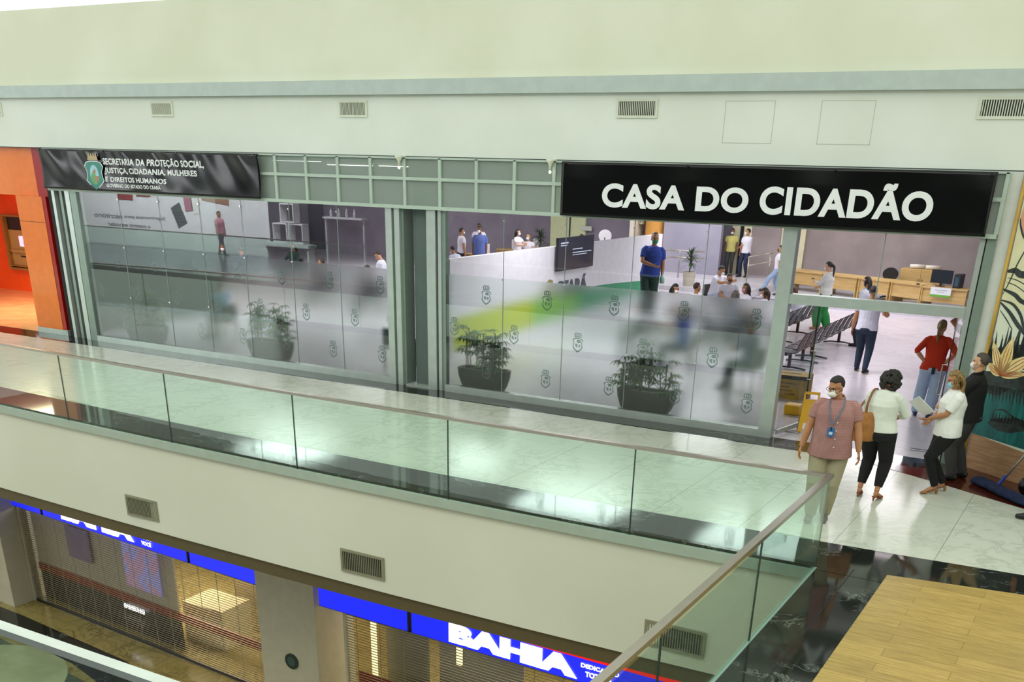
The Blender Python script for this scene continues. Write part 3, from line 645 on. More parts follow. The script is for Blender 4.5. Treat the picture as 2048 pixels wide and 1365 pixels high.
SIGNB = M('blue_lightbox', '1b26e8', .3, emit=1.0, c2='1b26e8'); SIGNR = M('red_lightbox', 'f01410', .3, emit=.9, c2='f01410'); SIGNW = M('white_lightbox', 'ffffff', .3, emit=1.6, c2='ffffff')
def lightbox(label, x0, x1, f, red=None, words=()):
    t = thing('lightbox_sign', label, 'sign', (x0, f(x0), -2.97)); mt = lambda x, y, z: (x - x0, f(x) + y - f(x0), z + 2.97)
    G().box(x0 + .03, x1 - .03, .0, .07, -2.965, -2.42, mt).build('lit_face', SIGNB, t)
    G().box(x0, x1, .02, .08, -2.985, -2.966, mt).build('edge_trim', BLK, t); G().box(x1 - .029, x1, -.01, .08, -2.97, -2.42, mt).build('end_trim', BLK, t)
    if red: G().box(red[0], red[1], -.012, -.001, -2.57, -2.45, mt).build('red_stripe', SIGNR, t)
    for s, x, z, w_, h_, off in words:
        d = V((1, f(x + 1) - f(x), 0)).normalized()
        o = text('lettering', s, 0, 0, w_, h_, (x - x0, f(x) - f(x0) - .014, z + 2.97), u=d, depth=.006, mat=SIGNW, off=off, parent=t)
    return t
lightbox('narrow blue illuminated sign panel without letters, far left of the lower floor', -22, -18.68, yl)
lightbox('blue illuminated BAHIA sign over the left shutter, half hidden by the floor edge', -18.66, -14.08, yl, None, [('BAHIA', -17.96, -2.90, 2.34, .35, .075), ('DEDICAÇÃO', -15.56, -2.62, .52, .1, .03), ('TOTAL A', -15.5, -2.77, .40, .075, .03), ('VOCÊ', -15.4, -2.89, .28, .095, .03)])
lightbox('plain blue illuminated sign panel to the left of the white pillar', -14.06, -12.15, yl)
lightbox('plain blue illuminated sign panel to the right of the white pillar', -10.78, -8.84, yr2)
lightbox('blue illuminated BAHIA sign with red stripe over the right shutter', -8.82, -1.5, yr2, (-8.35, -1.6), [('BAHIA', -8.05, -2.92, 2.30, .335, .075), ('DEDICAÇÃO', -5.7, -2.72, .62, .1, .03), ('TOTAL A', -5.62, -2.84, .44, .085, .03), ('VOCÊ', -5.5, -2.955, .32, .095, .03)])
def shutter(label, x0, x1, f, mat):
    t = thing('roller_shutter', label, 'shutter', (x0, f(x0) + .1, ZL)); g = G(); z = ZL + .05
    mt = lambda x, y, z: (x - x0, f(x) + y - f(x0), z - ZL)
    while z < -2.9:
        g.box(x0, x1, .0, .012, z, z + .011, mt); z += .05
    g.build('slats', mat, t)
    g = G()
    for i in range(int((x1 - x0) / .5)): g.box(x0 + .25 + i * .5, x0 + .262 + i * .5, .012, .018, ZL + .03, -2.9, mt)
    g.build('link_rods', mat, t)
    G().box(x0, x1, -.01, .03, ZL, ZL + .06, mt).build('bottom_bar', BLK, t)
    G().box(x0, x0 + .05, -.03, .03, ZL, -2.99, mt).build('guide_rail', PIL, t)
SHM = M('shutter_beige_metal', 'a39a7c', .4, .35)
shutter('closed see-through roller shutter left of the white pillar', -19.74, -12.16, yl, SHM)
shutter('closed see-through roller shutter right of the white pillar', -10.3, -1.5, yr2, SHM)
# store interior behind the shutters
bx('wall_lower_store_back', -20, -1, 17.2, 17.3, ZL, -1.9, M('store_back_cream', 'c8b685', .6)); bx('ceiling_lower_store', -20.1, -1, 12.6, 17.2, -2.35, -2.25, MATS['store_back_cream'])
def sheet(name, label, cat, x0, x1, d, z0, z1, f, mat, th=.04):
    g = G(); g.box(x0, x1, d, d + th, z0, z1, shear(f)); o = g.build(name, mat); return tag(o, label, cat)
dd = .35
sheet('window_graphic', 'pale window graphic with red and dark blue lower bands behind the left shutter', 'window graphic', -19.7, -15.0, dd, -4.34, -3.0, yl, M('graphic_ivory', 'c9bfae', .5))
sheet('window_band', 'dark red band across the window behind the left shutter', 'window band', -19.7, -12.2, dd - .03, -4.52, -4.345, lambda x: yl(x), M('band_red', '8c1109', .4))
sheet('window_base_panel', 'very dark blue panel at the foot of the left window', 'panel', -19.7, -15.0, dd, -5.19, -4.525, yl, M('band_navy', '07081c', .4))
sheet('store_poster', 'lilac and orange poster glowing behind the left shutter', 'poster', -16.5, -15.4, dd - .06, -4.1, -3.1, yl, M('poster_lilac', '9d9ad8', .5, emit=.35, nscale=2.3, c2='d58a6b', lo=.45, hi=.5), .02)
sheet('store_poster', 'faint purple poster behind the left end of the left shutter', 'poster', -18.4, -17.6, dd - .06, -3.9, -3.2, yl, M('poster_violet', '8d7fae', .5, nscale=2), .02)
d_ = V((1, -.0766, 0)).normalized()
t = thing('display_sign', 'small glowing white SAMSUNG lettering on the dark blue window base', 'sign', (-16.72, yl(-16.72) + dd - .05, -4.66)); text('lettering', 'SAMSUNG', 0, 0, .66, .1, (0, 0, 0), u=d_, depth=.01, mat=M('sign_glow', 'ffffff', .3, emit=2.5, c2='ffffff'), off=.06, parent=t)
g = G(); g.box(-15.4, -14.3, 13.4, 14.2, ZL, -4.35); tag(g.build('display_counter', M('counter_cream', 'cfc39a', .5)), 'cream display counter behind the left shutter', 'counter')
sheet('store_column', 'light cream pier inside the store behind the left shutter', 'pier', -15.0, -13.4, 1.9, -5.19, -2.5, yl, MATS['store_back_cream'])
for x in (-10.05, -8.25): sheet('light_strip', 'vertical strip of warm light inside the store, ' + ('beside the pillar' if x < -9 else 'below the lettered sign'), 'light strip', x, x + .1, .5, -4.9 if x < -9 else -3.6, -3.0, yr2, M('strip_glow', 'ffe9a8', .4, emit=1.6, c2='ffe9a8'), .04)
for k, (a, b) in enumerate(((-9.9, -9.0), (-8.9, -7.2))): sheet('store_partition', ('grey-green inner panel behind the right shutter near the pillar', 'pale inner panel behind the right shutter under the big letters')[k], 'panel', a, b, .75 + .2 * k, -4.9, -3.0 - .1 * k, yr2, M('inner_panel_%d' % k, ('7f7f66', '9c9c84')[k], .5))
sheet('window_band', 'dark red band low behind the right shutter', 'window band', -10.25, -2, dd, -4.5, -4.22, yr2, MATS['band_red'])
t = thing('wall_badge', 'round dark green disc sticker on the white lower pillar', 'sticker', (-11.42, 12.34 - .125, -4.18)); g = G(); g.tube([(0, 0, 0), (0, -.015, 0)], .15, 28); g.build('disc', M('badge_green', '24362f', .4), t); g = G(); g.tube([(0, -.015, 0), (0, -.018, 0)], .09, 28); g.build('disc_centre', M('badge_mid', '41524a', .4), t)

# ================================================================== SHOP INTERIOR
LED = M('led_tube', 'fff2f4', .3, emit=9, c2='fff2f4')
for (x, y, z, L_) in ((-27.0, 30, 3.72, 1.0), (-24.6, 30, 3.62, 1.9), (-23.5, 30, 3.74, 1.2), (-22.9, 30.6, 3.62, 1.2), (-14.7, 24.2, 3.77, 1.0), (-13.6, 24.2, 3.77, 1.1), (-20, 22.2, 3.77, 1.6), (-10.8, 22.2, 3.77, 1.6), (-4.4, 22.6, 3.77, 1.4), (-3.5, 24.4, 3.77, 1.4)):
    t = thing('linear_ceiling_lamp', 'slim linear lamp under the shop ceiling', 'ceiling lamp', (x, y, z), group='linear lamps under the shop ceiling')
    G().box(0, L_, -.05, .05, 0, .028 if z > 3.7 else .12).build('housing', ALU, t); G().box(.02, L_ - .02, -.035, .035, -.02, -.001).build('lit_tube', LED, t)
# white partition with screen and lettering
pw = thing('wall_partition', None, None, kind='structure')
G().box(-12.66, -12.5, 19.05, 30.5, .0, 2.02).build('panel', WHITE, pw)
CF = M('swoosh_yellow_green', 'b7c422', .5)
sw = thing('wall_graphic', 'yellow to green swoosh painted low on the white partition', 'wall graphic', (-12.5, 19.05, 0))
def swoosh(name, a0, a1, mat):
    g = G(); n = 14
    for i in range(n):
        s0 = a0 + (a1 - a0) * i / n; s1 = a0 + (a1 - a0) * (i + 1) / n
        z0 = lambda s: .1 + .4 * (s / 11.4) ** .8; z1 = lambda s: .82 + .25 * math.sin(s / 11.4 * PI * .8) - .02 * s
        g.plate([(s0, z0(s0)), (s1, z0(s1)), (s1, max(z1(s1), z0(s1) + .05)), (s0, max(z1(s0), z0(s0) + .05))], (.002, 0, 0), (0, 1, 0), (0, 0, 1), .004)
    g.build(name, mat, sw)
swoosh('yellow_part', .1, 3.6, CF); swoosh('lime_part', 3.6, 6.0, M('swoosh_lime', '7fb84a', .5)); swoosh('green_part', 6.0, 10.8, M('swoosh_green', '2f9566', .5))
tv = thing('television', 'large dark flat screen mounted on the white partition', 'television', (-12.5, 24.66, 1.84))
G().box(.0, .05, -.4, .4, -.25, .25).build('wall_mount', BLK, tv); G().box(.05, .1, -1.0, 1.0, -.38, .38).build('screen_housing', BLK, tv)
G().box(.101, .104, -.97, .97, -.35, .35).build('screen', M('screen_navy', '1d2b45', .12, emit=.12, c2='1b2740'), tv)
g = G()
for a, b, c_, d2 in ((-.85, -.45, .24, .27), (-.85, -.5, .19, .21), (-.2, .35, .08, .1), (-.2, .85, .0, .02), (-.2, .6, -.05, -.035)): g.box(.105, .106, a, b, c_, d2)
g.build('screen_writing', M('screen_text', 'c8d2e0', .4, emit=.5, c2='c8d2e0'), tv)
lt = thing('wall_lettering', 'grey CEARA lettering with a small crest on the white partition under the screen', 'lettering', (-12.495, 23.2, .85))
text('lettering', 'CEARÁ', 0, 0, 1.75, .44, (.002, .62, .0), u=(0, 1, 0), depth=.008, mat=M('letter_slate', '46505a', .5), off=.05, parent=lt)
G().plate([(0, .0), (.35, .05), (.4, .4), (.22, .44), (0, .36), (-.05, .2)], (.001, .05, 0), (0, 1, 0), (0, 0, 1), .006).build('crest', M('crest_olive', '8f8a4b', .5), lt)
# service desks at the back
def desk(label, x0, x1, y, z0, side=False, paper=False, d=.75, h=.62):
    t = thing('service_desk', label, 'desk', (x0, y, z0), group=None); W = x1 - x0
    G().box(-.02, W + .02, -.02, d, h - .035, h).build('desktop', OAK, t)
    G().box(.03, W - .03, .05, .075, h - .42, h - .036).build('modesty_panel', OAK, t)
    for a in (0, W - .03): G().box(a, a + .03, 0, d - .03, 0, h - .036).build('side_panel', OAK, t)
    return t
ya = lambda x: 34.55 + (-5.9 - x) * .42
ddx = [(-10.35, -9.0), (-8.95, -7.75), (-7.7, -6.65), (-6.6, -5.62)]
lab = ['oak service desk at the left end of the row beside the door post', 'oak service desk behind the woman in green trousers', 'oak service desk behind the long-haired woman', 'oak service desk with the office chair behind it']
for (a, b), l in zip(ddx, lab):
    t = desk(l, 0, math.hypot(b - a, ya(a) - ya(b)) - .02, 0, .15); t.location = (a, ya(a), .15); t.rotation_euler.z = math.atan2(ya(b) - ya(a), b - a)
dk = desk('oak service desk with monitor and notice at the right end of the row', 0, 1.32, 0, .15, h=.62); dk.location = (-5.56, 34.1, .15); dk.rotation_euler.z = -.17
t = thing('desk_notice', 'white and green paper notice hanging on the front of the right desk', 'notice', (-5.28, 33.99, .5), -.17)
G().box(0, .6, -.02, -.014, .02, .28).build('paper_sheet', M('paper_white', 'eef0f4', .6), t); G().box(0, .6, -.0215, -.0205, .02, .08).build('green_band', M('band_green', '69b43a', .5), t)
G().box(.12, .48, -.0215, -.0205, .2, .215).build('print_line', M('ink_grey', '8a8f96', .6), t); G().box(.2, .4, -.0215, -.0205, .15, .163).build('print_line', MATS['ink_grey'], t)
t = thing('monitor', 'black computer monitor on the right-hand service desk', 'monitor', (-5.1, 34.4, .77), -.17)
G().box(-.12, .12, -.08, .08, 0, .02).build('base', BLK, t); G().box(-.03, .03, -.02, .02, .02, .12).build('stand', BLK, t); G().box(-.31, .31, -.03, .03, .09, .46).build('display', M('monitor_dark', '1c2430', .2), t)
t = thing('desktop_computer', 'black computer tower standing on the right-hand desk next to the monitor', 'computer', (-4.6, 34.35, .77), -.17)
G().box(-.09, .09, -.2, .2, 0, .38).build('case', M('case_black', '20282c', .35), t); G().box(-.05, .05, -.206, -.201, .05, .3).build('front_panel', M('case_blue', '33566b', .3), t)
tag(G().ball((-5.75, 34.45, .79), (.06, .04, .02)).build('computer_mouse', BLK, smooth=True), 'black computer mouse lying on the right-hand desk', 'mouse')
def swivel(label, x, y, z, mat, s=1, hz=.45, arms=False):
    t = thing('office_chair', label, 'office chair', (x, y, z)); g = G()
    for k in range(5): g.tube([(0, 0, .07), (.27 * math.cos(k * 1.257), .27 * math.sin(k * 1.257), .04)], .02, 6)
    g.build('base', BLK, t); G().tube([(0, 0, .06), (0, 0, hz)], .025, 10).build('gas_post', BLK, t)
    G().box(-.23, .23, -.22, .22, hz, hz + .07).build('seat', mat, t, bevel=.03)
    g = G(); g.prism([(.24 * math.cos(a * PI / 12), .2 * math.sin(a * PI / 12)) for a in range(24)], -.025, .025); o = g.build('backrest', mat, t, bevel=.01); o.rotation_euler = (PI / 2, 0, 0); o.location = (0, -.22, hz + .35)
    G().tube([(0, -.2, hz), (0, -.25, hz + .3)], .02, 6).build('back_support', BLK, t); return t
swivel('black office chair behind the oak desks', -6.85, 36.0, .15, BLK, hz=.4)
t = swivel('white office chair with black cushion behind the partition', -16.3, 34.8, .15, M('white_chair_plastic', 'e8e8ea', .4), hz=1.1)
cb = thing('storage_cabinet', 'low oak cabinet with two doors against the taupe wall', 'cabinet', (-6.65, 36.2, .15))
G().box(0, 1.3, 0, .6, 0, .9).build('carcass', OAK, cb)
for a, b in ((.01, .64), (.66, 1.29)):
    dr = G().box(a, b, -.02, -.001, .02, .88).build('door', OAK, cb); G().box(b - .06 if a < .5 else a + .04, (b - .06 if a < .5 else a + .04) + .015, -.04, -.021, .5, .62).build('handle', STEEL, dr)
for (x, lb) in ((-6.2, 'rolled paper chart lying on the left part of the oak cabinet'), (-5.72, 'rolled paper chart lying on the right part of the oak cabinet')):
    g = G(); g.tube([(x - .22, 36.45, 1.12), (x + .22, 36.6, 1.12)], .06, 14); tag(g.build('paper_roll', M('paper_cream', 'ebe6dc', .7), smooth=True), lb, 'paper roll')
# far desks behind the partition
for i, (x, y) in enumerate(((-21.4, 33.4), (-21.6, 36.2), (-21.4, 37.3))):
    t = desk(['small oak desk in front of the man in the blue shirt', 'small oak desk behind the partition, left of the potted palm', 'small oak desk in front of the seated woman by the palm'][i], x, x + 1.0, y, .15 if y > 33.36 else 0, h=.66)
for i, (x, y) in enumerate(((-20.75, 33.7), (-21.1, 36.45), (-20.8, 37.6))):
    tag(G().box(x, x + .22, y, y + .2, .812, 1.15).build('box_file', WHITE, bevel=.01), ['white box standing right of the man in the blue shirt', 'white box on the desk behind the dark-haired woman', 'white box on the desk right of the seated woman'][i], 'box')
tag(G().box(-18.9, -18.45, 37.9, 37.96, 1.52, 1.68).build('wall_notice', M('notice_pale', 'd9dfd2', .5)), 'small pale notice on the grey wall right of the yellow door', 'notice')
tag(G().box(-16.12, -15.98, 37.0, 37.6, 1.9, 2.2).build('framed_print', M('print_olive', '8b8a62', .5, nscale=9, c2='d8d6c2')), 'small framed print on the cream wall left of the orange column', 'picture')
# hand rails on the raised floor
def railing(label, pts, posts, z0, hs=(.95, .73)):
    t = thing('handrail', label, 'handrail', (pts[0][0], pts[0][1], z0)); O = V((pts[0][0], pts[0][1], z0))
    for h in hs: G().tube([V((x, y, h + (q[2] if len(q) > 2 else 0))) - O for q in pts for x, y in (q[:2],)], .022, 8).build('rail_bar', STEEL, t, smooth=True)
    for q in posts: G().tube([V((q[0], q[1], z0)) - O, V((q[0], q[1], hs[0])) - O], .02, 8).build('post', STEEL, t, smooth=True)
    return t
railing('steel handrail in front of the orange column', [(-14.6, 35), (-12.9, 35.3)], [(-13.73, 35.15)], .37, (1.24, 1.02))
railing('steel ramp handrail held by the man in the white shirt', [(-10.95, 34.0), (-10.5, 34.9, .1), (-10.47, 34.95, .1)], [(-10.93, 34.0), (-10.5, 34.88)], .37, (1.26, 1.0))
# potted palms
LEAF = M('leaf_green', '5d9a33', .5, nscale=8, c2='3f7a26'); LEAF2 = M('leaf_dark_green', '2f5526', .5, nscale=8, c2='1f3d1a'); STEM = M('stem_brown', '5e5a35', .7)
def blade(g, p, d, L_, wd, droop=.5):
    d = V(d).normalized(); s = d.cross(V((0, 0, 1))); s = s.normalized() if s.length > .01 else V((1, 0, 0)); P = []; n = 5
    for i in range(n + 1):
        a = i / n; q = V(p) + d * (L_ * a) - V((0, 0, 1)) * (droop * L_ * a * a); ww = wd * math.sin(PI * (.12 + .88 * a)) if i < n else .001
        P.append((q - s * ww, q + V((0, 0, .25 * ww)), q + s * ww))
    vv = [v for t_ in P for v in t_]
    g.add(vv, [(3 * i + j, 3 * i + j + 1, 3 * i + j + 4, 3 * i + j + 3) for i in range(n) for j in range(2)])
def potted(label, x, y, z, pr, ph, th, nl, potmat, L_=.45):
    t = thing('potted_plant', label, 'potted plant', (x, y, z))
    G().lathe([(0, 0), (pr * .8, 0), (pr, ph), (pr * .9, ph), (pr * .86, ph - .05), (0, ph - .05)], n=24).build('pot', potmat, t, smooth=False)
    G().lathe([(0, ph - .04), (pr * .86, ph - .04)], n=20).build('soil', M('soil_brown', '3a2a1c', .9), t)
    G().tube([(0, 0, ph - .05), (.02, 0, th)], .02, 6).build('trunk', STEM, t)
    g = G(); random.seed(int(abs(x) * 10))
    for i in range(nl):
        a = random.uniform(0, 2 * PI); e = random.uniform(-.3, 1.2); blade(g, (.02, 0, th - random.uniform(0, .35)), (math.cos(a) * math.cos(e), math.sin(a) * math.cos(e), math.sin(e)), L_ * random.uniform(.7, 1.1), .018, .25)
    g.build('foliage', LEAF2, t)
potted('spiky palm in a round cream pot before the lilac-grey panel', -12.55, 33.1, .37, .21, .42, .98, 90, M('pot_cream', 'b9b2a0', .6), .42)
potted('spiky palm behind the partition beside the dark-haired woman', -19.95, 36.6, .15, .22, .4, 1.25, 80, M('pot_cream', 'b9b2a0', .6), .5)
# bamboo-palm planters behind the frosted glass
POTB = M('planter_dark_brown', '2f2a26', .6)
def planter(label, cx, cy, W, seed):
    t = thing('planter', label, 'planter', (cx, cy, 0)); random.seed(seed)
    g = G(); n = 28; prof = [(.70, 0), (.86, .12), (.97, .28), (1.0, .42), (.93, .42), (.88, .37)]; vv = []; sg = lambda v: (1 if v >= 0 else -1)
    for r, z in prof:
        for j in range(n):
            c_, s_ = math.cos(2 * PI * j / n), math.sin(2 * PI * j / n); vv.append((W / 2 * r * sg(c_) * abs(c_) ** .5, .21 * r * sg(s_) * abs(s_) ** .5, z))
    k = len(prof); F = [(i * n + j, i * n + (j + 1) % n, (i + 1) * n + (j + 1) % n, (i + 1) * n + j) for i in range(k - 1) for j in range(n)] + [tuple(range(n - 1, -1, -1)), tuple((k - 1) * n + j for j in range(n))]
    g.add(vv, F); g.build('pot', POTB, t)
    g = G(); f = G()
    for i in range(15):
        x = random.uniform(-.42, .42) * W; y = random.uniform(-.12, .1); h = random.uniform(.72, 1.12); dx = random.uniform(-.06, .06)
        g.tube([(x, y, .36), (x + dx, y, h)], .011, 6)
        for lv in range(4):
            zz = h - .11 * lv; 
            for q in range(2 if lv else 1):
                a0 = random.uniform(0, 2 * PI); px = x + dx * zz / h + .1 * math.cos(a0); py = y + .09 * math.sin(a0); g.tube([(x + dx * zz / h, y, zz - .05), (px, py, zz + .03)], .004, 4)
                for b in range(7):
                    a = a0 + (b - 3) * .5; blade(f, (px, py, zz + .03), (math.cos(a), math.sin(a), .6), random.uniform(.15, .24), .017, .75)
    g.build('stems', STEM, t); f.build('foliage', LEAF, t)
PY = YF + .36
for cx, W, lb in ((-19.0, 1.15, 'dark planter of bamboo palm behind the frosted glass, leftmost of four'), (-15.35, 1.12, 'dark planter of bamboo palm behind the frosted glass, second from the left'), (-10.12, 1.05, 'dark planter of bamboo palm behind the frosted glass, right of the grey column'), (-6.85, 1.05, 'dark planter of bamboo palm behind the frosted glass, rightmost of four')):
    planter(lb, cx, PY, W, int(abs(cx) * 7))
# waiting benches
BM = M('black_perforated_metal', '1d1b1d', .4, .3)
def bench(label, x, ys, feet, x_face=-1):
    t = thing('waiting_bench', label, 'bench', (x, ys[0], 0)); y0 = ys[0]
    G().box(-.03, .03, -.25, ys[-1] - y0 + .25, .33, .38).build('beam', BLK, t)
    for fy in feet:
        lg = G().box(-.03, .03, fy - y0 - .03, fy - y0 + .03, .03, .33).build('leg', BLK, t)
        g = G(); g.tube([(-.36, fy - y0, .02), (-.2, fy - y0, .045), (.1, fy - y0, .05), (.36, fy - y0, .025)], [(.03, .018)] * 4, 8, side=(0, 1, 0)); g.build('foot_bar', BLK, lg)
    for yy in ys:
        d = yy - y0
        def curved(pts, w_):
            g = G(); vv = []; n = len(pts)
            for a, z in pts: vv += [(a, d - w_ / 2, z), (a, d + w_ / 2, z)]
            g.add(vv, [(2 * i, 2 * i + 1, 2 * i + 3, 2 * i + 2) for i in range(n - 1)]); return g
        o = curved([(-.24, .375), (-.22, .405), (-.1, .40), (.05, .385), (.17, .39), (.2, .42)], .42).build('seat', BM, t); md = o.modifiers.new('t', 'SOLIDIFY'); md.thickness = .015
        o = curved([(.19, .44), (.23, .56), (.29, .70), (.34, .79), (.36, .80)], .40).build('backrest', BM, t); md = o.modifiers.new('t', 'SOLIDIFY'); md.thickness = .015
        G().tube([(.17, d, .36), (.21, d, .45), (.24, d, .6)], .014, 6).build('bracket', STEEL, t)
bench('black metal waiting bench nearest the door, with three seats', -6.05, [22.3, 22.85, 23.4], [22.4, 23.42])
bench('long black metal waiting bench running away from the door', -6.05, [24.0, 24.56, 25.12, 25.68, 26.24, 26.8], [24.15, 26.62])
bench('black metal waiting bench with the auburn-haired woman', -7.35, [25.6, 26.15, 26.7, 27.25, 27.8], [25.9, 27.55])
for i, (x, y0, n) in enumerate(((-8.05, 21.6, 4), (-8.05, 24.1, 4), (-9.6, 21.9, 3), (-9.6, 23.3, 5))):
    ys = [y0 + .56 * k for k in range(n)]; bench(['black bench behind the rightmost planter, blurred by the frosted film', 'black bench with two seated women facing the screen', 'black bench nearest the white partition, behind the frosted film', 'black bench before the white partition under the screen'][i], x, ys, [ys[0] + .1, ys[-1] - .1])
# cardboard box, caution sign, floor plates
CARD = M('cardboard', 'ae8f3f', .8, nscale=4, c2='a08238')
t = thing('cardboard_box', 'cardboard box with a dark band on the shop floor by the glass door', 'box', (-5.15, 19.55, 0), .05)
G().box(-.28, .3, -.22, .25, 0, .43).build('carton', CARD, t); G().box(-.281, .301, -.2215, -.2205, .36, .425).build('dark_band', M('carton_print', '2d2614', .7), t)
G().box(-.28, .12, .0, .06, .431, .436).build('packing_tape', M('tape_dark', '3a2f1a', .4), t)
g = G()
for i, (a, b) in enumerate(((-.2, .12), (-.22, -.02), (-.2, .05), (-.1, .1))): g.box(a, b, -.2215, -.2205, .28 - .065 * i, .293 - .065 * i)
g.build('printed_lines', MATS['carton_print'], t)
YS = M('caution_yellow', 'f2b70a', .4)
t = thing('caution_sign', 'yellow folding wet floor sign just inside the door, behind the man in the checked shirt', 'floor sign', (-4.16, 17.05, 0), .3)
for s_, nm in ((1, 'front_leaf'), (-1, 'rear_leaf')):
    g = G(); fr = [(-.15, 0), (.15, 0), (.12, .62), (-.12, .62)]
    g.plate([(-.16, 0), (-.10, 0), (-.08, .15), (.08, .15), (.10, 0), (.16, 0), (.125, .52), (-.125, .52)], (0, -s_ * .17, 0), (1, 0, 0), (0, s_ * .26, .96), .012)
    for a, b in (((-.125, .52), (-.095, .64)), ((.095, .52), (.125, .64))): g.plate([(a[0], a[1]), (b[0], a[1]), (b[0], b[1]), (a[0], b[1])], (0, -s_ * .17, 0), (1, 0, 0), (0, s_ * .26, .96), .012)
    g.plate([(-.125, .61), (.125, .61), (.125, .65), (-.125, .65)], (0, -s_ * .17, 0), (1, 0, 0), (0, s_ * .26, .96), .012)
    g.build(nm, YS, t)
tag(G().box(-4.85, -4.58, 18.0, 18.25, 0, .18).build('yellow_bucket', YS, bevel=.03), 'yellow bucket on the floor behind the left door leaf', 'bucket')
for x0, x1, y, lb in ((-4.62, -4.22, 16.74, 'metal door closer plate in the floor under the left door leaf'), (-2.46, -2.06, 16.70, 'metal door closer plate in the floor under the right door leaf')):
    tag(G().box(x0, x1, y, y + .09, .0, .018).build('floor_spring_plate', M('plate_steel', 'a9a3a6', .2, .8), bevel=.004), lb, 'door closer', )
# orange kiosk cash machine
t = thing('cash_machine', 'cash machine built into the orange wall at the left edge', 'cash machine', (-28.65, 20.99, .62)); TN = M('machine_tan', 'a98245', .45)
g = G()
for a in ((-.85, .75, -.16, 0, 0, .06), (-.85, .75, -.16, 0, 1.46, 1.52), (-.85, -.76, -.16, 0, .06, 1.46), (.66, .75, -.16, 0, .06, 1.46)): g.box(*a)
g.build('surround', M('machine_bronze', '8d6428', .4), t); G().box(-.75, .65, -.06, 0, .1, 1.1).build('face_panel', TN, t); G().box(-.75, .65, -.04, 0, 1.1, 1.45).build('dark_hood', BLK, t)
G().box(-.3, .12, -.075, -.061, .66, .95).build('screen', M('machine_screen', 'd9c6e6', .3, emit=.9, nscale=5, c2='f06a2c', lo=.45, hi=.5), t)
G().box(.25, .55, -.075, -.061, .72, .95).build('info_panel', M('machine_orange', 'e8622a', .4), t); G().box(-.65, .5, -.16, -.061, .5, .56).build('shelf', TN, t)
G().box(-.35, .12, -.075, -.061, .36, .40).build('cash_slot', BLK, t); G().box(.3, .55, -.075, -.061, .36, .39).build('card_slot', BLK, t); G().box(-.72, .62, -.17, -.061, .1, .13).build('lower_lip', MATS['machine_bronze'], t)
# mops and bag leaning at the mural
MB_ = M('mop_blue_fibre', '12254f', .9, bump=.8, bscale=60, nscale=20, c2='0b1735')
t = thing('dust_mop', 'wide blue dust mop with a steel pole at the foot of the mural', 'mop', (0, 0, 0))
g = G(); P = smooth_pts([(-1.28, 15.3, .05), (-1.05, 15.05, .05), (-.82, 14.78, .05), (-.42, 14.38, .05)], 8)
random.seed(5)
g.tube(P, [(.12 + random.uniform(-.01, .02), .05 + random.uniform(-.006, .01)) for _ in P], 10, side=(1, 1, 0)); g.build('mop_head', MB_, t, smooth=True)
G().tube([(-.98, 15.05, .1), (-.35, 15.2, 1.35)], .014, 10).build('pole', M('pole_steel', 'c3c6c2', .25, .8), t, smooth=True); G().tube([(-1.0, 15.04, .08), (-.93, 15.06, .22)], .024, 10).build('pole_socket', M('socket_blue', '1b3c8f', .4), t)
g = G(); random.seed(9)
for k in range(7): g.ball((-.62 + .12 * k + random.uniform(-.04, .04), 15.12 - .1 * k + random.uniform(-.05, .05), .12), (.14, .13, .13 + .05 * random.random()), 12, 8)
o = g.build('rubbish_bag', M('bag_black', '0b0b0d', .3, bump=.6, bscale=14), smooth=True); md = o.modifiers.new('r', 'REMESH'); md.mode = 'VOXEL'; md.voxel_size = .02
tag(o, 'crumpled black bag lying behind the blue mop at the mural', 'bag')

# ================================================================== PEOPLE
SK = {'tan': M('skin_tan', 'b58058', .55), 'light': M('skin_light', 'd3a27e', .55), 'brown': M('skin_brown', '7d5238', .55), 'mid': M('skin_mid', '9c6b45', .55)}
HAIR = {'black': M('hair_black', '17130f', .55, bump=.5, bscale=90), 'brown': M('hair_brown', '2c1a10', .5, bump=.6, bscale=70, c2='1b100a', nscale=25), 'blond': M('hair_streaked_blond', 'b09455', .5, bump=.5, bscale=80, nscale=14, nstretch=(6, 6, 1), c2='54391f', lo=.35, hi=.7), 'auburn': M('hair_auburn', '7a3f1c', .5, bump=.6, bscale=60, nscale=15, c2='4a2411'), 'grey': M('hair_grizzled', '4a4038', .6)}
CL = {}
def cloth(n, c, c2=None, **k):
    if n not in CL: CL[n] = M('cloth_' + n, c, k.pop('rough', .85), c2=c2, bump=k.pop('bump', .35), bscale=k.pop('bscale', 18), **k)
    return CL[n]
def two_bone(a, c, l1, l2, hint):
    d = c - a; L_ = min(d.length, (l1 + l2) * .999); c = a + d.normalized() * L_; x = (l1 * l1 - l2 * l2 + L_ * L_) / (2 * L_); h = math.sqrt(max(0, l1 * l1 - x * x))
    n = V(hint) - d.normalized() * V(hint).dot(d.normalized()); n = n.normalized() if n.length > 1e-5 else V((0, 1, 0))
    return a + d.normalized() * x + n * h, c
def remesh(o, vx, it=3):
    md = o.modifiers.new('remesh', 'REMESH'); md.mode = 'VOXEL'; md.voxel_size = vx; md.use_smooth_shade = True
    sm = o.modifiers.new('smooth', 'SMOOTH'); sm.factor = .5; sm.iterations = it
    return o
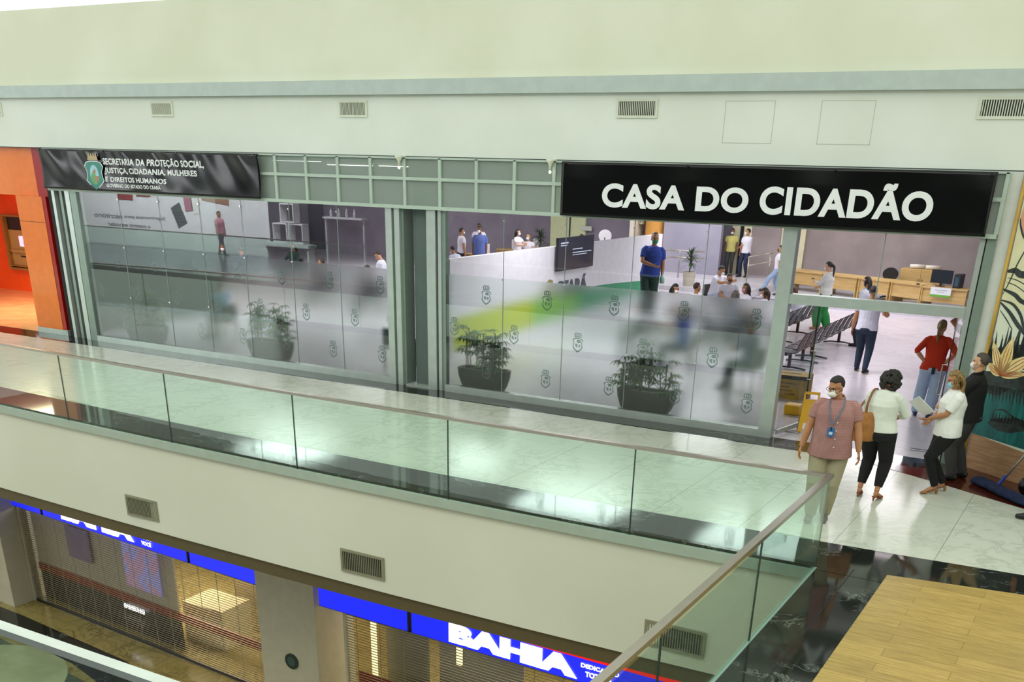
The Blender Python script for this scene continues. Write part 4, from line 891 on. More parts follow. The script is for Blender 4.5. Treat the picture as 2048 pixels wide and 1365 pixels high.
def person(label, loc, face, H=1.72, sex='m', skin='tan', hair=('short', 'black'), top='ffffff', topname='white', sleeve=.55, bottom='1c2330', botname='navy', legw=1.0, fat=0.0,
           hands=((-.24, .06, .80), (.24, .06, .80)), elb=((-.5, -.6, 0), (.5, -.6, 0)), palm=None, feet=((-.10, 0, 8), (.10, 0, -8)), seat=None, lean=0, side=0, headyaw=0, headpitch=0,
           mask='ffffff', maskkind='cup', shoes='151515', sole=None, heel=0, group=None, vx=.012, untuck=.0, collar=False, glasses=False, knees=None, bare_ankle=False, puff=False, bulk=1.1):
    s = H / 1.75; t = thing('person', label, 'person', loc, math.atan2(-face[0], face[1]), group)
    f = sex == 'f'; S = lambda v: V(v) * s
    pz = .93 if seat is None else seat / s + .10
    pel = V((0, 0, pz)) + (V((0, 0, 0)) if seat is None else V((0, -.05, 0)))
    RU = Matrix.Rotation(math.radians(-lean), 3, 'X') @ Matrix.Rotation(math.radians(side), 3, 'Y')
    up = lambda v: pel + RU @ (V(v) - V((0, 0, .93)))
    bk = bulk; shw = (.155 if f else .185) * (1 + (bk - 1) * .5)
    nb = up((0, -.01, 1.475)); HR = RU @ Matrix.Rotation(math.radians(headyaw), 3, 'Z') @ Matrix.Rotation(math.radians(-headpitch), 3, 'X')
    if headpitch or headyaw: HR = Matrix.Rotation(math.radians(headyaw), 3, 'Z') @ Matrix.Rotation(math.radians(-headpitch), 3, 'X')
    hc = nb + HR @ V((0, .025, .155)); hp = lambda v: hc + HR @ V(v)
    shl = [up((-shw, -.01, 1.415)), up((shw, -.01, 1.415))]
    HND = []; ELB = []
    for i in (0, 1):
        tgt = V(hands[i]); e, wv = two_bone(shl[i], tgt, .285, .25, V(elb[i])); ELB.append(e); HND.append(wv)
    hips = [pel + V((-.09 * bk, 0, -.03)), pel + V((.09 * bk, 0, -.03))]; ANK = []; KNE = []; FT = []
    for i in (0, 1):
        fx, fy, fa = feet[i][:3]; fz = feet[i][3] if len(feet[i]) > 3 else 0
        a = V((fx, fy, .085 + fz + heel * .7)); k, a = two_bone(hips[i], a, .425, .425, V((knees[i] if knees else (0, 1, 0))))
        ANK.append(a); KNE.append(k); FT.append(math.radians(fa))
    # ---- body (one continuous surface)
    tor = [(.84, .125, .09, 0), (.91, .17 if not f else .178, .115, 0), (1.0, .155 if not f else .155, .11, .0), (1.1, .15 if not f else .128, .105, .004), (1.2, .16 if not f else .138, .112, .006), (1.3, .172 if not f else .152, .118 + (.012 if f else 0), .008), (1.38, .175 if not f else .152, .108, 0), (1.44, .13 if not f else .115, .082, -.005), (1.48, .062, .058, -.008)]
    torC = [(.60, .185 + (.0 if f else .0), .125, 0), (.84, .182, .122, 0)] + tor[1:]
    def torso(g, z0, z1, ex, ey, fatk=1.0, tor=tor):
        P = []; Rr = []
        zs = [z0] + [q[0] for q in tor if z0 < q[0] < z1] + [z1]
        for z in zs:
            for k in range(len(tor) - 1):
                if tor[k][0] <= z <= tor[k + 1][0] + 1e-6: break
            a = (z - tor[k][0]) / (tor[k + 1][0] - tor[k][0]); a = min(1, max(-.5, a)); q = [tor[k][j] + (tor[k + 1][j] - tor[k][j]) * a for j in range(4)]
            fb = fat * math.exp(-((z - 1.06) / (.17 if z > 1.06 else .34)) ** 2) * fatk
            P.append(up((0, q[3] + fb * .45, z)) * s); bq = bk if z < 1.34 else (1 + (bk - 1) * .55 if z < 1.4 else 1.0); Rr.append(((q[1] * bq + ex + fb * .55) * s, (q[2] * bq + ey + fb * .75) * s))
        g.tube(P, Rr, 20, side=RU @ V((1, 0, 0)))
    g = G(); torso(g, .84, 1.48, -.012, -.012)
    g.tube([S(nb - V((0, 0, .03))), S(nb + (hc - nb) * .45), S(hp((0, -.015, -.06)))], [.058 * s, .052 * s, .055 * s], 14)
    hs = s * (1.0 if not f else .95)
    RH = HR
    g.ball(S(hp((0, -.012, .03))), (.076 * hs, .095 * hs, .093 * hs), 20, 14, RH); g.ball(S(hp((0, .022, -.035))), (.060 * hs, .068 * hs, .078 * hs), 18, 12, RH)
    g.ball(S(hp((0, .05, -.085))), (.034 * hs, .034 * hs, .026 * hs), 12, 8, RH); g.tube([S(hp((0, .085, .018))), S(hp((0, .104, -.022)))], [.010 * hs, .0155 * hs], 8); g.ball(S(hp((0, .074, .034))), (.052 * hs, .018 * hs, .011 * hs), 12, 6, RH)
    for q in (-1, 1): g.ball(S(hp((q * .077, -.008, -.012))), (.010 * hs, .020 * hs, .032 * hs), 10, 8, RH); g.ball(S(hp((q * .046, .05, -.03))), (.026 * hs, .026 * hs, .026 * hs), 10, 6, RH)
    g.ball(S(hp((0, .085, -.055))), (.024 * hs, .012 * hs, .010 * hs), 10, 6, RH)
    ak = .88 if f else 1.0
    for i in (0, 1):
        sg = -1 if i == 0 else 1
        a, b, c = shl[i], ELB[i], HND[i]
        g.tube([S(a), S(a.lerp(b, .35)), S(b), S(b.lerp(c, .3)), S(c)], [q * ak * s * (1 + (bk - 1) * .9) for q in (.042, .046, .040, .041, .027)], 12)
        d = (c - b).normalized(); pn = V(palm[i]) if palm else V((-sg, .15, 0)); pn = (pn - d * pn.dot(d)).normalized(); sd = d.cross(pn).normalized()
        if sd.dot(V((0, 1, 0))) < 0: sd = -sd          # towards the thumb side
        hh = s * ak
        g.tube([S(c - d * .01), S(c + d * .03), S(c + d * .075), S(c + d * .092)], [(.024 * hh, .017 * hh), (.036 * hh, .016 * hh), (.042 * hh, .015 * hh), (.036 * hh, .012 * hh)], 12, side=sd)
        for k, (off, ln) in enumerate(((.030, .070), (.010, .078), (-.010, .073), (-.029, .058))):
            r0 = c + d * .085 + sd * off; d1 = (d + pn * .25).normalized(); d2 = (d + pn * .95).normalized(); d3 = (d * .55 + pn).normalized()
            p1 = r0 + d1 * ln * .45; p2 = p1 + d2 * ln * .33; p3 = p2 + d3 * ln * .28
            g.tube([S(r0 - d * .012), S(p1), S(p2), S(p3)], [.0098 * hh, .0092 * hh, .0086 * hh, .0072 * hh], 8)
        r0 = c + d * .028 + sd * .030; p1 = r0 + (d * .5 + sd * .75 + pn * .35).normalized() * .036; p2 = p1 + (d * .85 + sd * .25 + pn * .5).normalized() * .034
        g.tube([S(r0 - sd * .012), S(p1), S(p2)], [.0125 * hh, .0112 * hh, .0085 * hh], 8)
        h, k, an = hips[i], KNE[i], ANK[i]
        g.tube([S(h), S(h.lerp(k, .4)), S(k), S(k.lerp(an, .35)), S(an)], [q * s for q in (.080, .070, .050, .050, .034)], 14)
        ft = V((math.sin(-FT[i]), math.cos(FT[i]), 0))
        fd = (ft + V((0, 0, -heel * 1.2))).normalized(); g.tube([S(an + V((0, 0, -.02)) - ft * .03), S(an + V((0, 0, -.045)) + ft * .03), S(an + V((0, 0, -.06 - heel * .4)) + ft * .12)], [(.030 * s, .034 * s), (.034 * s, .03 * s), (.038 * s, .018 * s)], 12, side=(ft.y, -ft.x, 0))
    remesh(g.build('body', SK[skin], t), vx)
    # ---- trousers
    g = G(); torso(g, .84, 1.0 + (.03 if f else 0), .010, .012, .9, torC); lw = legw; cu = 1.0
    for i in (0, 1):
        h, k, an = hips[i], KNE[i], ANK[i]; end = an + (k - an).normalized() * (.07 if bare_ankle else -.01)
        g.tube([S(h + V((0, 0, .03))), S(h.lerp(k, .35)), S(k), S(k.lerp(an, .4)), S(end)], [q * s for q in (.0 + bk * .100 + (.008 if f else 0) + fat * .25, .092 * bk + fat * .22, .068 * bk * (1 + (lw - 1) * .6), .062 * lw * (1 + (bk - 1) * .6), .050 * lw)], 16)
    g.ball(S(pel + V((0, -.03, -.03))), ((.155 * bk + fat * .4) * s, (.118 * bk + fat * .3) * s, .10 * s), 16, 10)
    remesh(g.build('trousers', cloth(botname, bottom), t), vx * 1.1)
    # ---- top
    g = G(); hem = .88 - untuck if seat is None else .93
    torso(g, hem, 1.475, .024, .026, 1.0, torC)
    for i in (0, 1):
        a, b, c = shl[i], ELB[i], HND[i]; P = [S(a.lerp(nb, .45) - V((0, 0, .03))), S(a.lerp(nb, .12) - V((0, 0, .012)))]; Rr = [.050 * s, .061 * ak * s * (1.15 if puff else 1)]
        if sleeve <= 1: P += [S(a.lerp(b, .12)), S(a.lerp(b, sleeve * .5)), S(a.lerp(b, sleeve))]; Rr += [(.061 if not puff else .074) * ak * s, (.064 if not puff else .078) * ak * s, (.060 if not puff else .072) * ak * s]
        else: P += [S(a.lerp(b, .12)), S(a.lerp(b, .5)), S(b), S(b.lerp(c, (sleeve - 1) * .5)), S(b.lerp(c, sleeve - 1))]; Rr += [.060 * ak * s, .058 * ak * s, .052 * ak * s, .049 * ak * s, .038 * ak * s]
        g.tube(P, [r_ * (1 + (bk - 1) * .9) for r_ in Rr], 14)
    g.tube([S(up((0, -.01, 1.42))), S(up((0, -.01, 1.455))), S(up((0, -.008, 1.487)))], [(.125 * s, .075 * s), (.088 * s, .070 * s), (.064 * s, .062 * s)], 16, side=RU @ V((1, 0, 0)))
    if f: 
        for q in (-1, 1): g.ball(S(up((q * .066, .085 + (bk - 1) * .12, 1.27))), (.062 * s, .05 * s, .055 * s), 12, 8)
    tp = remesh(g.build('top', top if isinstance(top, bpy.types.Material) else cloth(topname, top), t), vx * 1.05)
    if collar:
        g = G(); g.tube([S(up((.07 * math.cos(a) * 1.0, .068 * math.sin(a) - .004, 1.475 + .02 * (1 - math.sin(a))))) for a in [PI * .62 - k * (2 * PI - .9) / 16 * -1 for k in range(17)]], [(.008 * s, .02 * s)] * 17, 6); g.build('collar', tp.data.materials[0], t, smooth=True)
    # ---- shoes
    for i in (0, 1):
        an = ANK[i]; ft = V((math.sin(-FT[i]), math.cos(FT[i]), 0)); gz = an.z - .085 - heel * .7; g = G()
        if heel:
            g.tube([S(an - ft * .045 + V((0, 0, -.05))), S(V((an.x, an.y, gz)) - ft * .05)], [(.022 * s, .022 * s), (.016 * s if heel > .06 else .012 * s,) * 2], 8)
            g.tube([S(an - ft * .06 + V((0, 0, -.062))), S(an + ft * .03 + V((0, 0, -.072 - heel * .3))), S(V((an.x, an.y, gz + .014)) + ft * .11), S(V((an.x, an.y, gz + .012)) + ft * .19)], [(.03 * s, .010 * s), (.032 * s, .010 * s), (.042 * s, .014 * s), (.02 * s, .01 * s)], 10, side=(ft.y, -ft.x, 0))
            g.tube([S(V((an.x, an.y, gz + .03)) + ft * .10), S(V((an.x, an.y, gz + .022)) + ft * .17)], [(.046 * s, .026 * s), (.032 * s, .016 * s)], 10, side=(ft.y, -ft.x, 0))
        else:
            g.tube([S(V((an.x, an.y, gz + .045)) - ft * .075), S(V((an.x, an.y, gz + .055)) - ft * .03), S(V((an.x, an.y, gz + .055)) + ft * .05), S(V((an.x, an.y, gz + .04)) + ft * .13), S(V((an.x, an.y, gz + .032)) + ft * .20)], [(.03 * s, .036 * s), (.040 * s, .052 * s), (.044 * s, .050 * s), (.048 * s, .036 * s), (.03 * s, .024 * s)], 14, side=(ft.y, -ft.x, 0))
        o = remesh(g.build('shoe', M('shoe_' + shoes, shoes, .5), t), vx * .9, 1)
        if sole:
            gs = G(); q = [(math.cos(a * PI / 10) * .047, math.sin(a * PI / 10) * .145 + .06) for a in range(20)]; m = Matrix.Rotation(-FT[i] * -1 * 1.0, 3, 'Z')
            gs.plate([(x_, y_) for x_, y_ in [((m @ V((u_, v_, 0))).x + an.x, (m @ V((u_, v_, 0))).y + an.y) for u_, v_ in q]], (0, 0, gz * s + .001), (s, 0, 0), (0, s, 0), .022 * s); gs.build('sole', M('sole_' + sole, sole, .6), o)
    # ---- hair
    style, hcol = hair
    if style:
        g = G(); R0 = {'short': (.083, .103, .101), 'thin': (.081, .100, .098)}.get(style, (.089, .110, .108)); cz = .034
        if style == 'curly': R0 = (.112, .116, .118)
        n, m_ = 36, 24; vv = []
        for i in range(m_ + 1):
            th = PI * i / m_
            for j in range(n):
                d = V((math.sin(th) * math.cos(2 * PI * j / n), math.sin(th) * math.sin(2 * PI * j / n), math.cos(th))); k = 1.0
                hairline = .42 if style != 'thin' else .62
                if d.y > .12 and d.z < hairline + .12 * (1 - abs(d.x)): k = min(k, .78)
                if style in ('short', 'thin', 'pony') and d.z < -.30 - .5 * max(0, -d.y) * .9: k = min(k, .75)
                if style in ('short', 'thin') and d.y > -.15 and d.z < -.02 and abs(d.x) > .5: k = min(k, .8)
                if style in ('curly', 'bob', 'long') and d.z < -.3: k *= (1.05 if d.y < .25 else .75)
                q = V((d.x * R0[0], d.y * R0[1], d.z * R0[2])) * k
                amp = {'curly': .018, 'long': .004, 'bob': .005}.get(style, .003)
                if k > .9: q += d * amp * noise.noise(d * (7 if style == 'curly' else 5) + V((loc[0], 0, 0)))
                vv.append(S(hc) + HR @ (V((0, -.012, cz)) + q) * hs)
        g.add(vv, [(i * n + j, (i + 1) * n + j, (i + 1) * n + (j + 1) % n, i * n + (j + 1) % n) for i in range(m_) for j in range(n)])
        if style == 'curly':
            for k in range(190):
                a = random.uniform(0, 2 * PI); ze = random.uniform(-.95, .95); rr = math.sqrt(1 - ze * ze)
                x_, y_, z_ = .128 * rr * math.cos(a), .125 * rr * math.sin(a) - .02, .132 * ze - .012
                if y_ > .045 and z_ < .07: continue
                g.ball(S(hp((x_, y_, z_))), random.uniform(.017, .030) * s, 8, 6)
        if style in ('long', 'bob'):
            Lh = .16 if style == 'bob' else .36
            for sx in (-.062, -.035, 0, .035, .062):
                y0 = -.055 - (.03 if sx == 0 else 0); bot = up((sx * 1.2, -.13, 1.475 + .10 - Lh)) - hc; bot = V(bot)
                P = smooth_pts([hp((sx, y0, .05)), hp((sx * 1.35, y0 - .035, -.06)), hc.lerp(hc + bot, .62) + V((sx * .4, -.01, 0)), hc + bot], 4); g.tube([S(p) for p in P], [(.034 * s * (1 - .5 * k / len(P)), .028 * s * (1 - .4 * k / len(P))) for k in range(len(P))], 8)
            for sx in (-1, 1): g.tube([S(hp((sx * .08, .01, .03))), S(hp((sx * .086, .005, -.06))), S(hp((sx * .08, -.01, -.12)))], [.024 * s, .026 * s, .018 * s], 8)
        if style == 'pony': g.ball(S(hp((0, -.105, .03))), .032 * s, 10, 8); P = smooth_pts([hp((0, -.11, .03)), hp((0, -.15, -.03)), hp((0, -.15, -.12)), hp((0, -.12, -.30))], 4); g.tube([S(p) for p in P], [s * .036 * (1 - .7 * abs(k / len(P) - .25)) for k in range(len(P))], 10)
        remesh(g.build('hair', HAIR[hcol], t), max(.007, vx * .8), 1)
    # ---- mask, glasses, eyes
    if vx < .0125:
        for q in (-1, 1):
            g = G(); g.ball(S(hp((q * .031, .079, .012))), (.0125 * hs, .009 * hs, .0075 * hs), 10, 8, RH); g.ball(S(hp((q * .031, .0865, .0115))), (.006 * hs, .003 * hs, .006 * hs), 8, 6, RH); g.build('eye', M('eye_dark', '2a1e18', .3), t, smooth=True)
    if mask:
        g = G(); cup = maskkind == 'cup'; c0 = (0, .058, -.045); r_ = (.058, .066, .052) if cup else (.060, .052, .054); n, m_ = 20, 14; vv = []
        for i in range(m_ + 1):
            th = PI * i / m_
            for j in range(n):
                d = V((math.sin(th) * math.cos(2 * PI * j / n), math.sin(th) * math.sin(2 * PI * j / n), math.cos(th)))
                y = d.y; pw_ = (max(0, y) ** (.8 if cup else .6)); vv.append(S(hc) + HR @ (V(c0) + V((d.x * r_[0], pw_ * r_[1] * (1 - .25 * abs(d.z)) if y > 0 else y * .01, d.z * r_[2]))) * hs)
        g.add(vv, [(i * n + j, (i + 1) * n + j, (i + 1) * n + (j + 1) % n, i * n + (j + 1) % n) for i in range(m_) for j in range(n)])
        mk = g.build('face_mask', M('mask_' + mask, mask, .8), t, smooth=True)
        g = G()
        for q in (-1, 1): g.tube([S(hp((q * .052, .06, -.03))), S(hp((q * .074, .02, -.005))), S(hp((q * .079, -.02, .01)))], .0022 * s, 5); g.tube([S(hp((q * .052, .06, -.065))), S(hp((q * .072, .02, -.05))), S(hp((q * .079, -.02, -.03)))], .0022 * s, 5)
        g.build('strap', M('mask_strap', 'dfe3e0', .8), mk)
    if glasses:
        g = G()
        for q in (-1, 1):
            g.tube([S(hp((q * .033 + .024 * math.cos(a * PI / 8), .102, .012 + .017 * math.sin(a * PI / 8)))) for a in range(17)], .0022 * s, 6); g.tube([S(hp((q * .057, .100, .016))), S(hp((q * .082, .04, .014))), S(hp((q * .083, -.01, .0)))], .0026 * s, 6)
        g.tube([S(hp((-.009, .103, .014))), S(hp((.009, .103, .014)))], .0022 * s, 6); g.build('glasses', BLK, t)
    return dict(root=t, s=s, up=up, hp=hp, hand=[S(q) for q in HND], elbow=[S(q) for q in ELB], sh=[S(q) for q in shl], S=S, hc=S(hc), knee=[S(q) for q in KNE])
# ---- checked shirt material
def mat_check():
    m = M('shirt_check', 'b08a83', .9, bump=.5, bscale=9, nscale=5, c2='a37d77'); nt = m.node_tree; L = nt.links.new; N = nt.nodes.new; p = nt.nodes['Principled BSDF']
    src = p.inputs['Base Color'].links[0].from_socket; tc = N('ShaderNodeTexCoord'); sp = N('ShaderNodeSeparateXYZ'); L(tc.outputs['Object'], sp.inputs[0])
    for ax in (0, 2):
        a = N('ShaderNodeMath'); a.operation = 'ADD'; a.inputs[1].default_value = 10; L(sp.outputs[ax], a.inputs[0])
        b = N('ShaderNodeMath'); b.operation = 'MODULO'; b.inputs[1].default_value = .018; L(a.outputs[0], b.inputs[0])
        c = N('ShaderNodeMath'); c.operation = 'LESS_THAN'; c.inputs[1].default_value = .005; L(b.outputs[0], c.inputs[0])
        f = N('ShaderNodeMath'); f.operation = 'MULTIPLY'; f.inputs[1].default_value = .38; L(c.outputs[0], f.inputs[0])
        k = N('ShaderNodeMixRGB'); L(f.outputs[0], k.inputs[0]); L(src, k.inputs[1]); k.inputs[2].default_value = lin('8a3f3c'); src = k.outputs[0]
    L(src, p.inputs['Base Color']); return m
def attach_world(o, ref):   # place a held thing (top-level) with the person's transform
    o.matrix_world = Matrix.Translation(ref.location) @ Matrix.Rotation(ref.rotation_euler.z, 4, 'Z')
VXF = .0062
# 1 man in the checked shirt
p = person('man in a pink checked shirt and khaki trousers standing at the balustrade corner', (-2.72, 12.42, 0), (.16, -1), 1.75, 'm', 'tan', ('short', 'black'), mat_check(), 'check', .62, '9c9677', 'khaki', 1.35, fat=.05, bulk=1.2,
           hands=((-.345, .09, .84), (.345, .10, .84)), elb=((-1, -.5, 0), (1, -.5, 0)), feet=((-.05, -.05, 4), (.11, .05, -6)), headyaw=-38, headpitch=16, mask='f0f2ea', shoes='6e6c62', vx=VXF, untuck=.06, collar=True, glasses=True)
R = p['root']; up_ = p['up']; S_ = p['S']
g = G()
for k in range(5): g.ball(S_(up_((-.045, (.184, .204, .213, .216, .220)[k], 1.34 - .095 * k))), .0075, 8, 6)
g.build('shirt_button', M('button_pearl', 'f2f0ea', .4), R)
t = thing('lanyard', 'blue lanyard with identity badge round the neck of the man in the checked shirt', 'lanyard'); attach_world(t, R)
BLB = M('lanyard_blue', '2b6fae', .6)
g = G(); P = [up_(v) for v in ((.075, -.02, 1.505), (.085, .128, 1.44), (.055, .20, 1.33), (.01, .222, 1.22))]; g.tube([S_(v) for v in P], [(.008, .002)] * 4, 6); P = [up_(v) for v in ((-.075, -.02, 1.505), (-.085, .128, 1.44), (-.045, .20, 1.33), (.01, .222, 1.22))]; g.tube([S_(v) for v in P], [(.008, .002)] * 4, 6); g.build('strap', M('lanyard_slate', '5c6f86', .7), t)
c = S_(up_((.012, .234, 1.14))); G().box(c.x - .038, c.x + .038, c.y - .004, c.y + .004, c.z - .055, c.z + .05).build('badge', BLB, t); G().box(c.x - .02, c.x + .02, c.y + .0042, c.y + .006, c.z - .03, c.z).build('badge_photo', M('badge_pale', 'cfe0ee', .5), t); G().box(c.x - .006, c.x + .006, c.y + .004, c.y + .007, c.z + .015, c.z + .06).build('clip', BLK, t)
# 2 curly-haired woman seen from behind
p = person('woman with curly dark hair, white top and black cropped trousers seen from behind', (-2.43, 13.72, 0), (.12, 1), 1.66, 'f', 'tan', ('curly', 'black'), 'dfe6da', 'offwhite', 1.85, '08090a', 'deep_black', 1.15, fat=.02, bulk=1.24,
           hands=((-.10, .30, 1.12), (.16, .30, 1.10)), elb=((-1, -.6, -.6), (1, -.5, -.5)), feet=((-.125, .0, 10, 0), (.125, -.04, -10, 0)), headyaw=-12, headpitch=30, mask='dfe8e8', maskkind='flat', shoes='8a4f28', heel=.05, vx=VXF, bare_ankle=True, untuck=-.06)
R = p['root']
t = thing('shoulder_bag', 'large tan leather bag hanging on the left shoulder of the curly-haired woman', 'bag'); attach_world(t, R)
LTH = M('leather_tan', 'a8702c', .5, bump=.5, bscale=10, nscale=7, c2='8a5720')
g = G(); sx = -.19; vv = []; prof = [(.0, .15, .06), (.06, .175, .075), (.18, .165, .07), (.28, .13, .05), (.33, .10, .03)]
g.tube([(sx, -.19, .77 + a * 1.1) for a, b, c_ in prof], [(b * 1.25, c_ * 1.2) for a, b, c_ in prof], 18, side=(1, .5, 0)); o = g.build('bag_body', LTH, t); remesh(o, .009, 3)
g = G(); P = smooth_pts([(sx + .05, -.19, 1.08), (-.15, -.175, 1.22), (-.135, -.10, 1.38), (-.13, 0, 1.41), (-.15, .10, 1.36), (-.26, .02, 1.22), (sx - .08, -.17, 1.08)], 5); g.tube(P, [(.016, .004)] * len(P), 8, side=(1, 0, 0)); g.build('strap', M('leather_brown', '7d4a1d', .5), t)
# 3 woman with papers
p = person('woman with long streaked blond hair and white blouse holding papers', (-1.70, 14.50, 0), (-1, -.42), 1.62, 'f', 'tan', ('long', 'blond'), 'eef0ea', 'white', .8, '08090a', 'deep_black', 1.0, fat=.03, bulk=1.22,
           hands=((-.02, .30, 1.07), (.10, .25, 1.02)), elb=((-1, -.5, -.8), (1, -.5, -.8)), palm=((.3, .2, 1), (-.3, .2, 1)), feet=((-.09, .06, 6, 0), (.10, -.10, -10, 0)), headyaw=6, headpitch=18, mask='8fd0dc', maskkind='flat', shoes='9a6b3c', heel=.07, vx=VXF, puff=True, untuck=.03)
R = p['root']; t = thing('paper_folder', 'white papers with a green and yellow corner held by the blond woman', 'papers'); attach_world(t, R)
m4 = Matrix.Translation((.03, .39, 1.12)) @ Matrix.Rotation(.5, 4, 'Z') @ Matrix.Rotation(-.75, 4, 'X') @ Matrix.Rotation(.55, 4, 'Y')
mp_ = lambda x, y, z: m4 @ V((x, y, z))
G().box(-.19, .17, -.003, .003, -.13, .15, mp_).build('sheet', M('paper_white2', 'f0f2ee', .6), t)
g = G(); g.box(.07, .15, -.0065, -.0035, -.10, .02, mp_); g.build('green_print', M('print_green', '2f9a4a', .5), t); G().box(-.01, .069, -.0065, -.0035, -.10, -.04, mp_).build('yellow_print', M('print_yellow', 'e3b827', .5), t); G().box(-.03, .03, -.0065, -.0035, .0, .02, mp_).build('dark_print', M('print_dark', '37474f', .5), t)
# 4 man in black
p = person('man in a black short-sleeved shirt and dark grey trousers standing before the white pier', (-1.58, 15.36, 0), (-1, .0), 1.72, 'm', 'light', ('short', 'grey'), '08090b', 'black2', .7, '3d3d3c', 'charcoal', 1.25, fat=.03, bulk=1.24,
           hands=((-.10, .34, 1.04), (.06, .36, 1.03)), elb=((-1, -.5, -.6), (1, -.6, -.6)), feet=((-.12, .05, 8), (.12, -.06, -10)), headyaw=-6, headpitch=-4, mask='e8e8e6', shoes='121214', vx=VXF, untuck=.03, collar=True)
R = p['root']; h0, e0 = p['hand'][1], p['elbow'][1]; g = G(); d = (e0 - h0).normalized(); g.tube([h0 + d * .02, h0 + d * .05], [.036, .037], 16); g.build('wrist_watch', BLK, R)
# 5 woman in red
p = person('woman in a red blouse and pale jeans with hands on hips, back turned', (-2.70, 19.22, 0), (-.12, 1), 1.64, 'f', 'light', ('pony', 'blond'), 'cf3512', 'red', 1.12, 'bcd2ee', 'jeans', 1.55, bulk=1.22, hands=((-.175, -.05, 1.02), (.175, -.05, 1.02)), elb=((-1, -.45, .1), (1, -.45, .1)),
           palm=((1, 0, 0), (-1, 0, 0)), feet=((-.17, .12, 6), (.07, -.06, -12)), headyaw=-12, headpitch=6, mask='e8ece8', maskkind='flat', shoes='2b3f5c', vx=.0085, untuck=.0)
tag(G().obox((-2.70 + .03, 19.045, .83), (.055, .03, .11), .0).build('radio', BLK, bevel=.006), 'black hand radio clipped at the back of the pale jeans of the woman in red', 'radio')
# 6 man in white tee walking away
p = person('man in a white t-shirt and dark blue trousers walking away past the benches', (-4.68, 22.95, 0), (.05, 1), 1.74, 'm', 'tan', ('short', 'brown'), 'dfe2ee', 'white_blue', .62, '2b3a4e', 'denim_dark', 1.1, fat=.02, bulk=1.18, hands=((-.30, -.04, .80), (.27, .26, 1.18)), elb=((-1, -.5, 0), (1, -.4, -.9)), feet=((-.11, .12, 6), (.12, -.1, -8)), headyaw=4, headpitch=10, mask='eeeeee', shoes='141414', sole='cfc8b0', vx=.0095)
# 7 green trousers
p = person('woman in a white shirt and wide green trousers looking at her phone, dark ponytail', (-7.05, 28.75, 0), (-1, .1), 1.70, 'f', 'light', ('pony', 'black'), 'e3e2dc', 'ivory', 1.8, '1f7a38', 'green', 2.0, bulk=1.16, hands=((-.05, .34, 1.22), (.10, .28, 1.08)), elb=((-1, -.5, -.8), (1, -.5, -.8)), feet=((-.09, .1, 5), (.10, -.12, -6)), headpitch=8, mask='f2f2f2', shoes='b98d6c', vx=.0105)
tag(G().obox((-7.43, 28.70, 1.26), (.08, .05, .012), 0, .3).build('mobile_phone', BLK, bevel=.003), 'phone held up by the woman in green trousers', 'phone')
# 8 long-haired woman behind him
person('woman with long brown hair seen over the door rail between the two walkers', (-5.55, 26.46, 0), (-1, .2), 1.60, 'f', 'light', ('long', 'brown'), 'd9dbe4', 'white_blue', .7, '202227', 'black', 1.1, mask='f4f4f4', headpitch=4, vx=.012)
person('person in teal clothes with a raised arm behind the woman in red', (-2.35, 20.5, 0), (-.3, 1), 1.64, 'm', 'tan', ('short', 'black'), '2d8f7c', 'teal', .5, '1f2c40', 'navy', 1.2, hands=((-.22, .2, 1.62), (.25, .1, .85)), elb=((-1, -.2, .6), (1, -.5, 0)), mask='e8ece8', vx=.012)
# cleaner on the table
pc = person('man in a blue t-shirt and green mask raised before the white partition', (-8.95, 21.3, .93), (.55, -1), 1.70, 'm', 'tan', ('thin', 'grey'), '22409c', 'blue', .68, '12352b', 'dark_green', 1.15, fat=.02, lean=8, side=-4, hands=((-.27, .03, .82), (-.02, .27, 1.10)), elb=((-1, -.5, 0), (1, -.2, -.15)), headpitch=6, headyaw=4, mask='2f9a5c', maskkind='flat', vx=.0105)
t = thing('spray_bottle', 'pale green spray bottle held low by the man in the blue t-shirt', 'bottle'); attach_world(t, pc['root']); hb = pc['hand'][0] + V((0, .02, -.14)); G().lathe([(0, 0), (.05, 0), (.055, .1), (.03, .16), (.015, .19), (0, .19)], hb, 14).build('bottle_body', M('bottle_mint', 'a9dcc4', .3), t, smooth=True); G().obox(hb + V((0, .02, .215)), (.02, .08, .04)).build('trigger', M('trigger_white', 'f0f0f0', .4), t)
t = thing('work_table', 'table under the man in the blue t-shirt, hidden by the frosted film', 'table', (-8.95, 21.3, 0)); G().box(-.55, .55, -.35, .35, .89, .929).build('tabletop', WHITE, t)
for a in (-.5, .46):
    for b in (-.3, .26): G().box(a, a + .04, b, b + .04, 0, .89).build('leg', ALU, t)
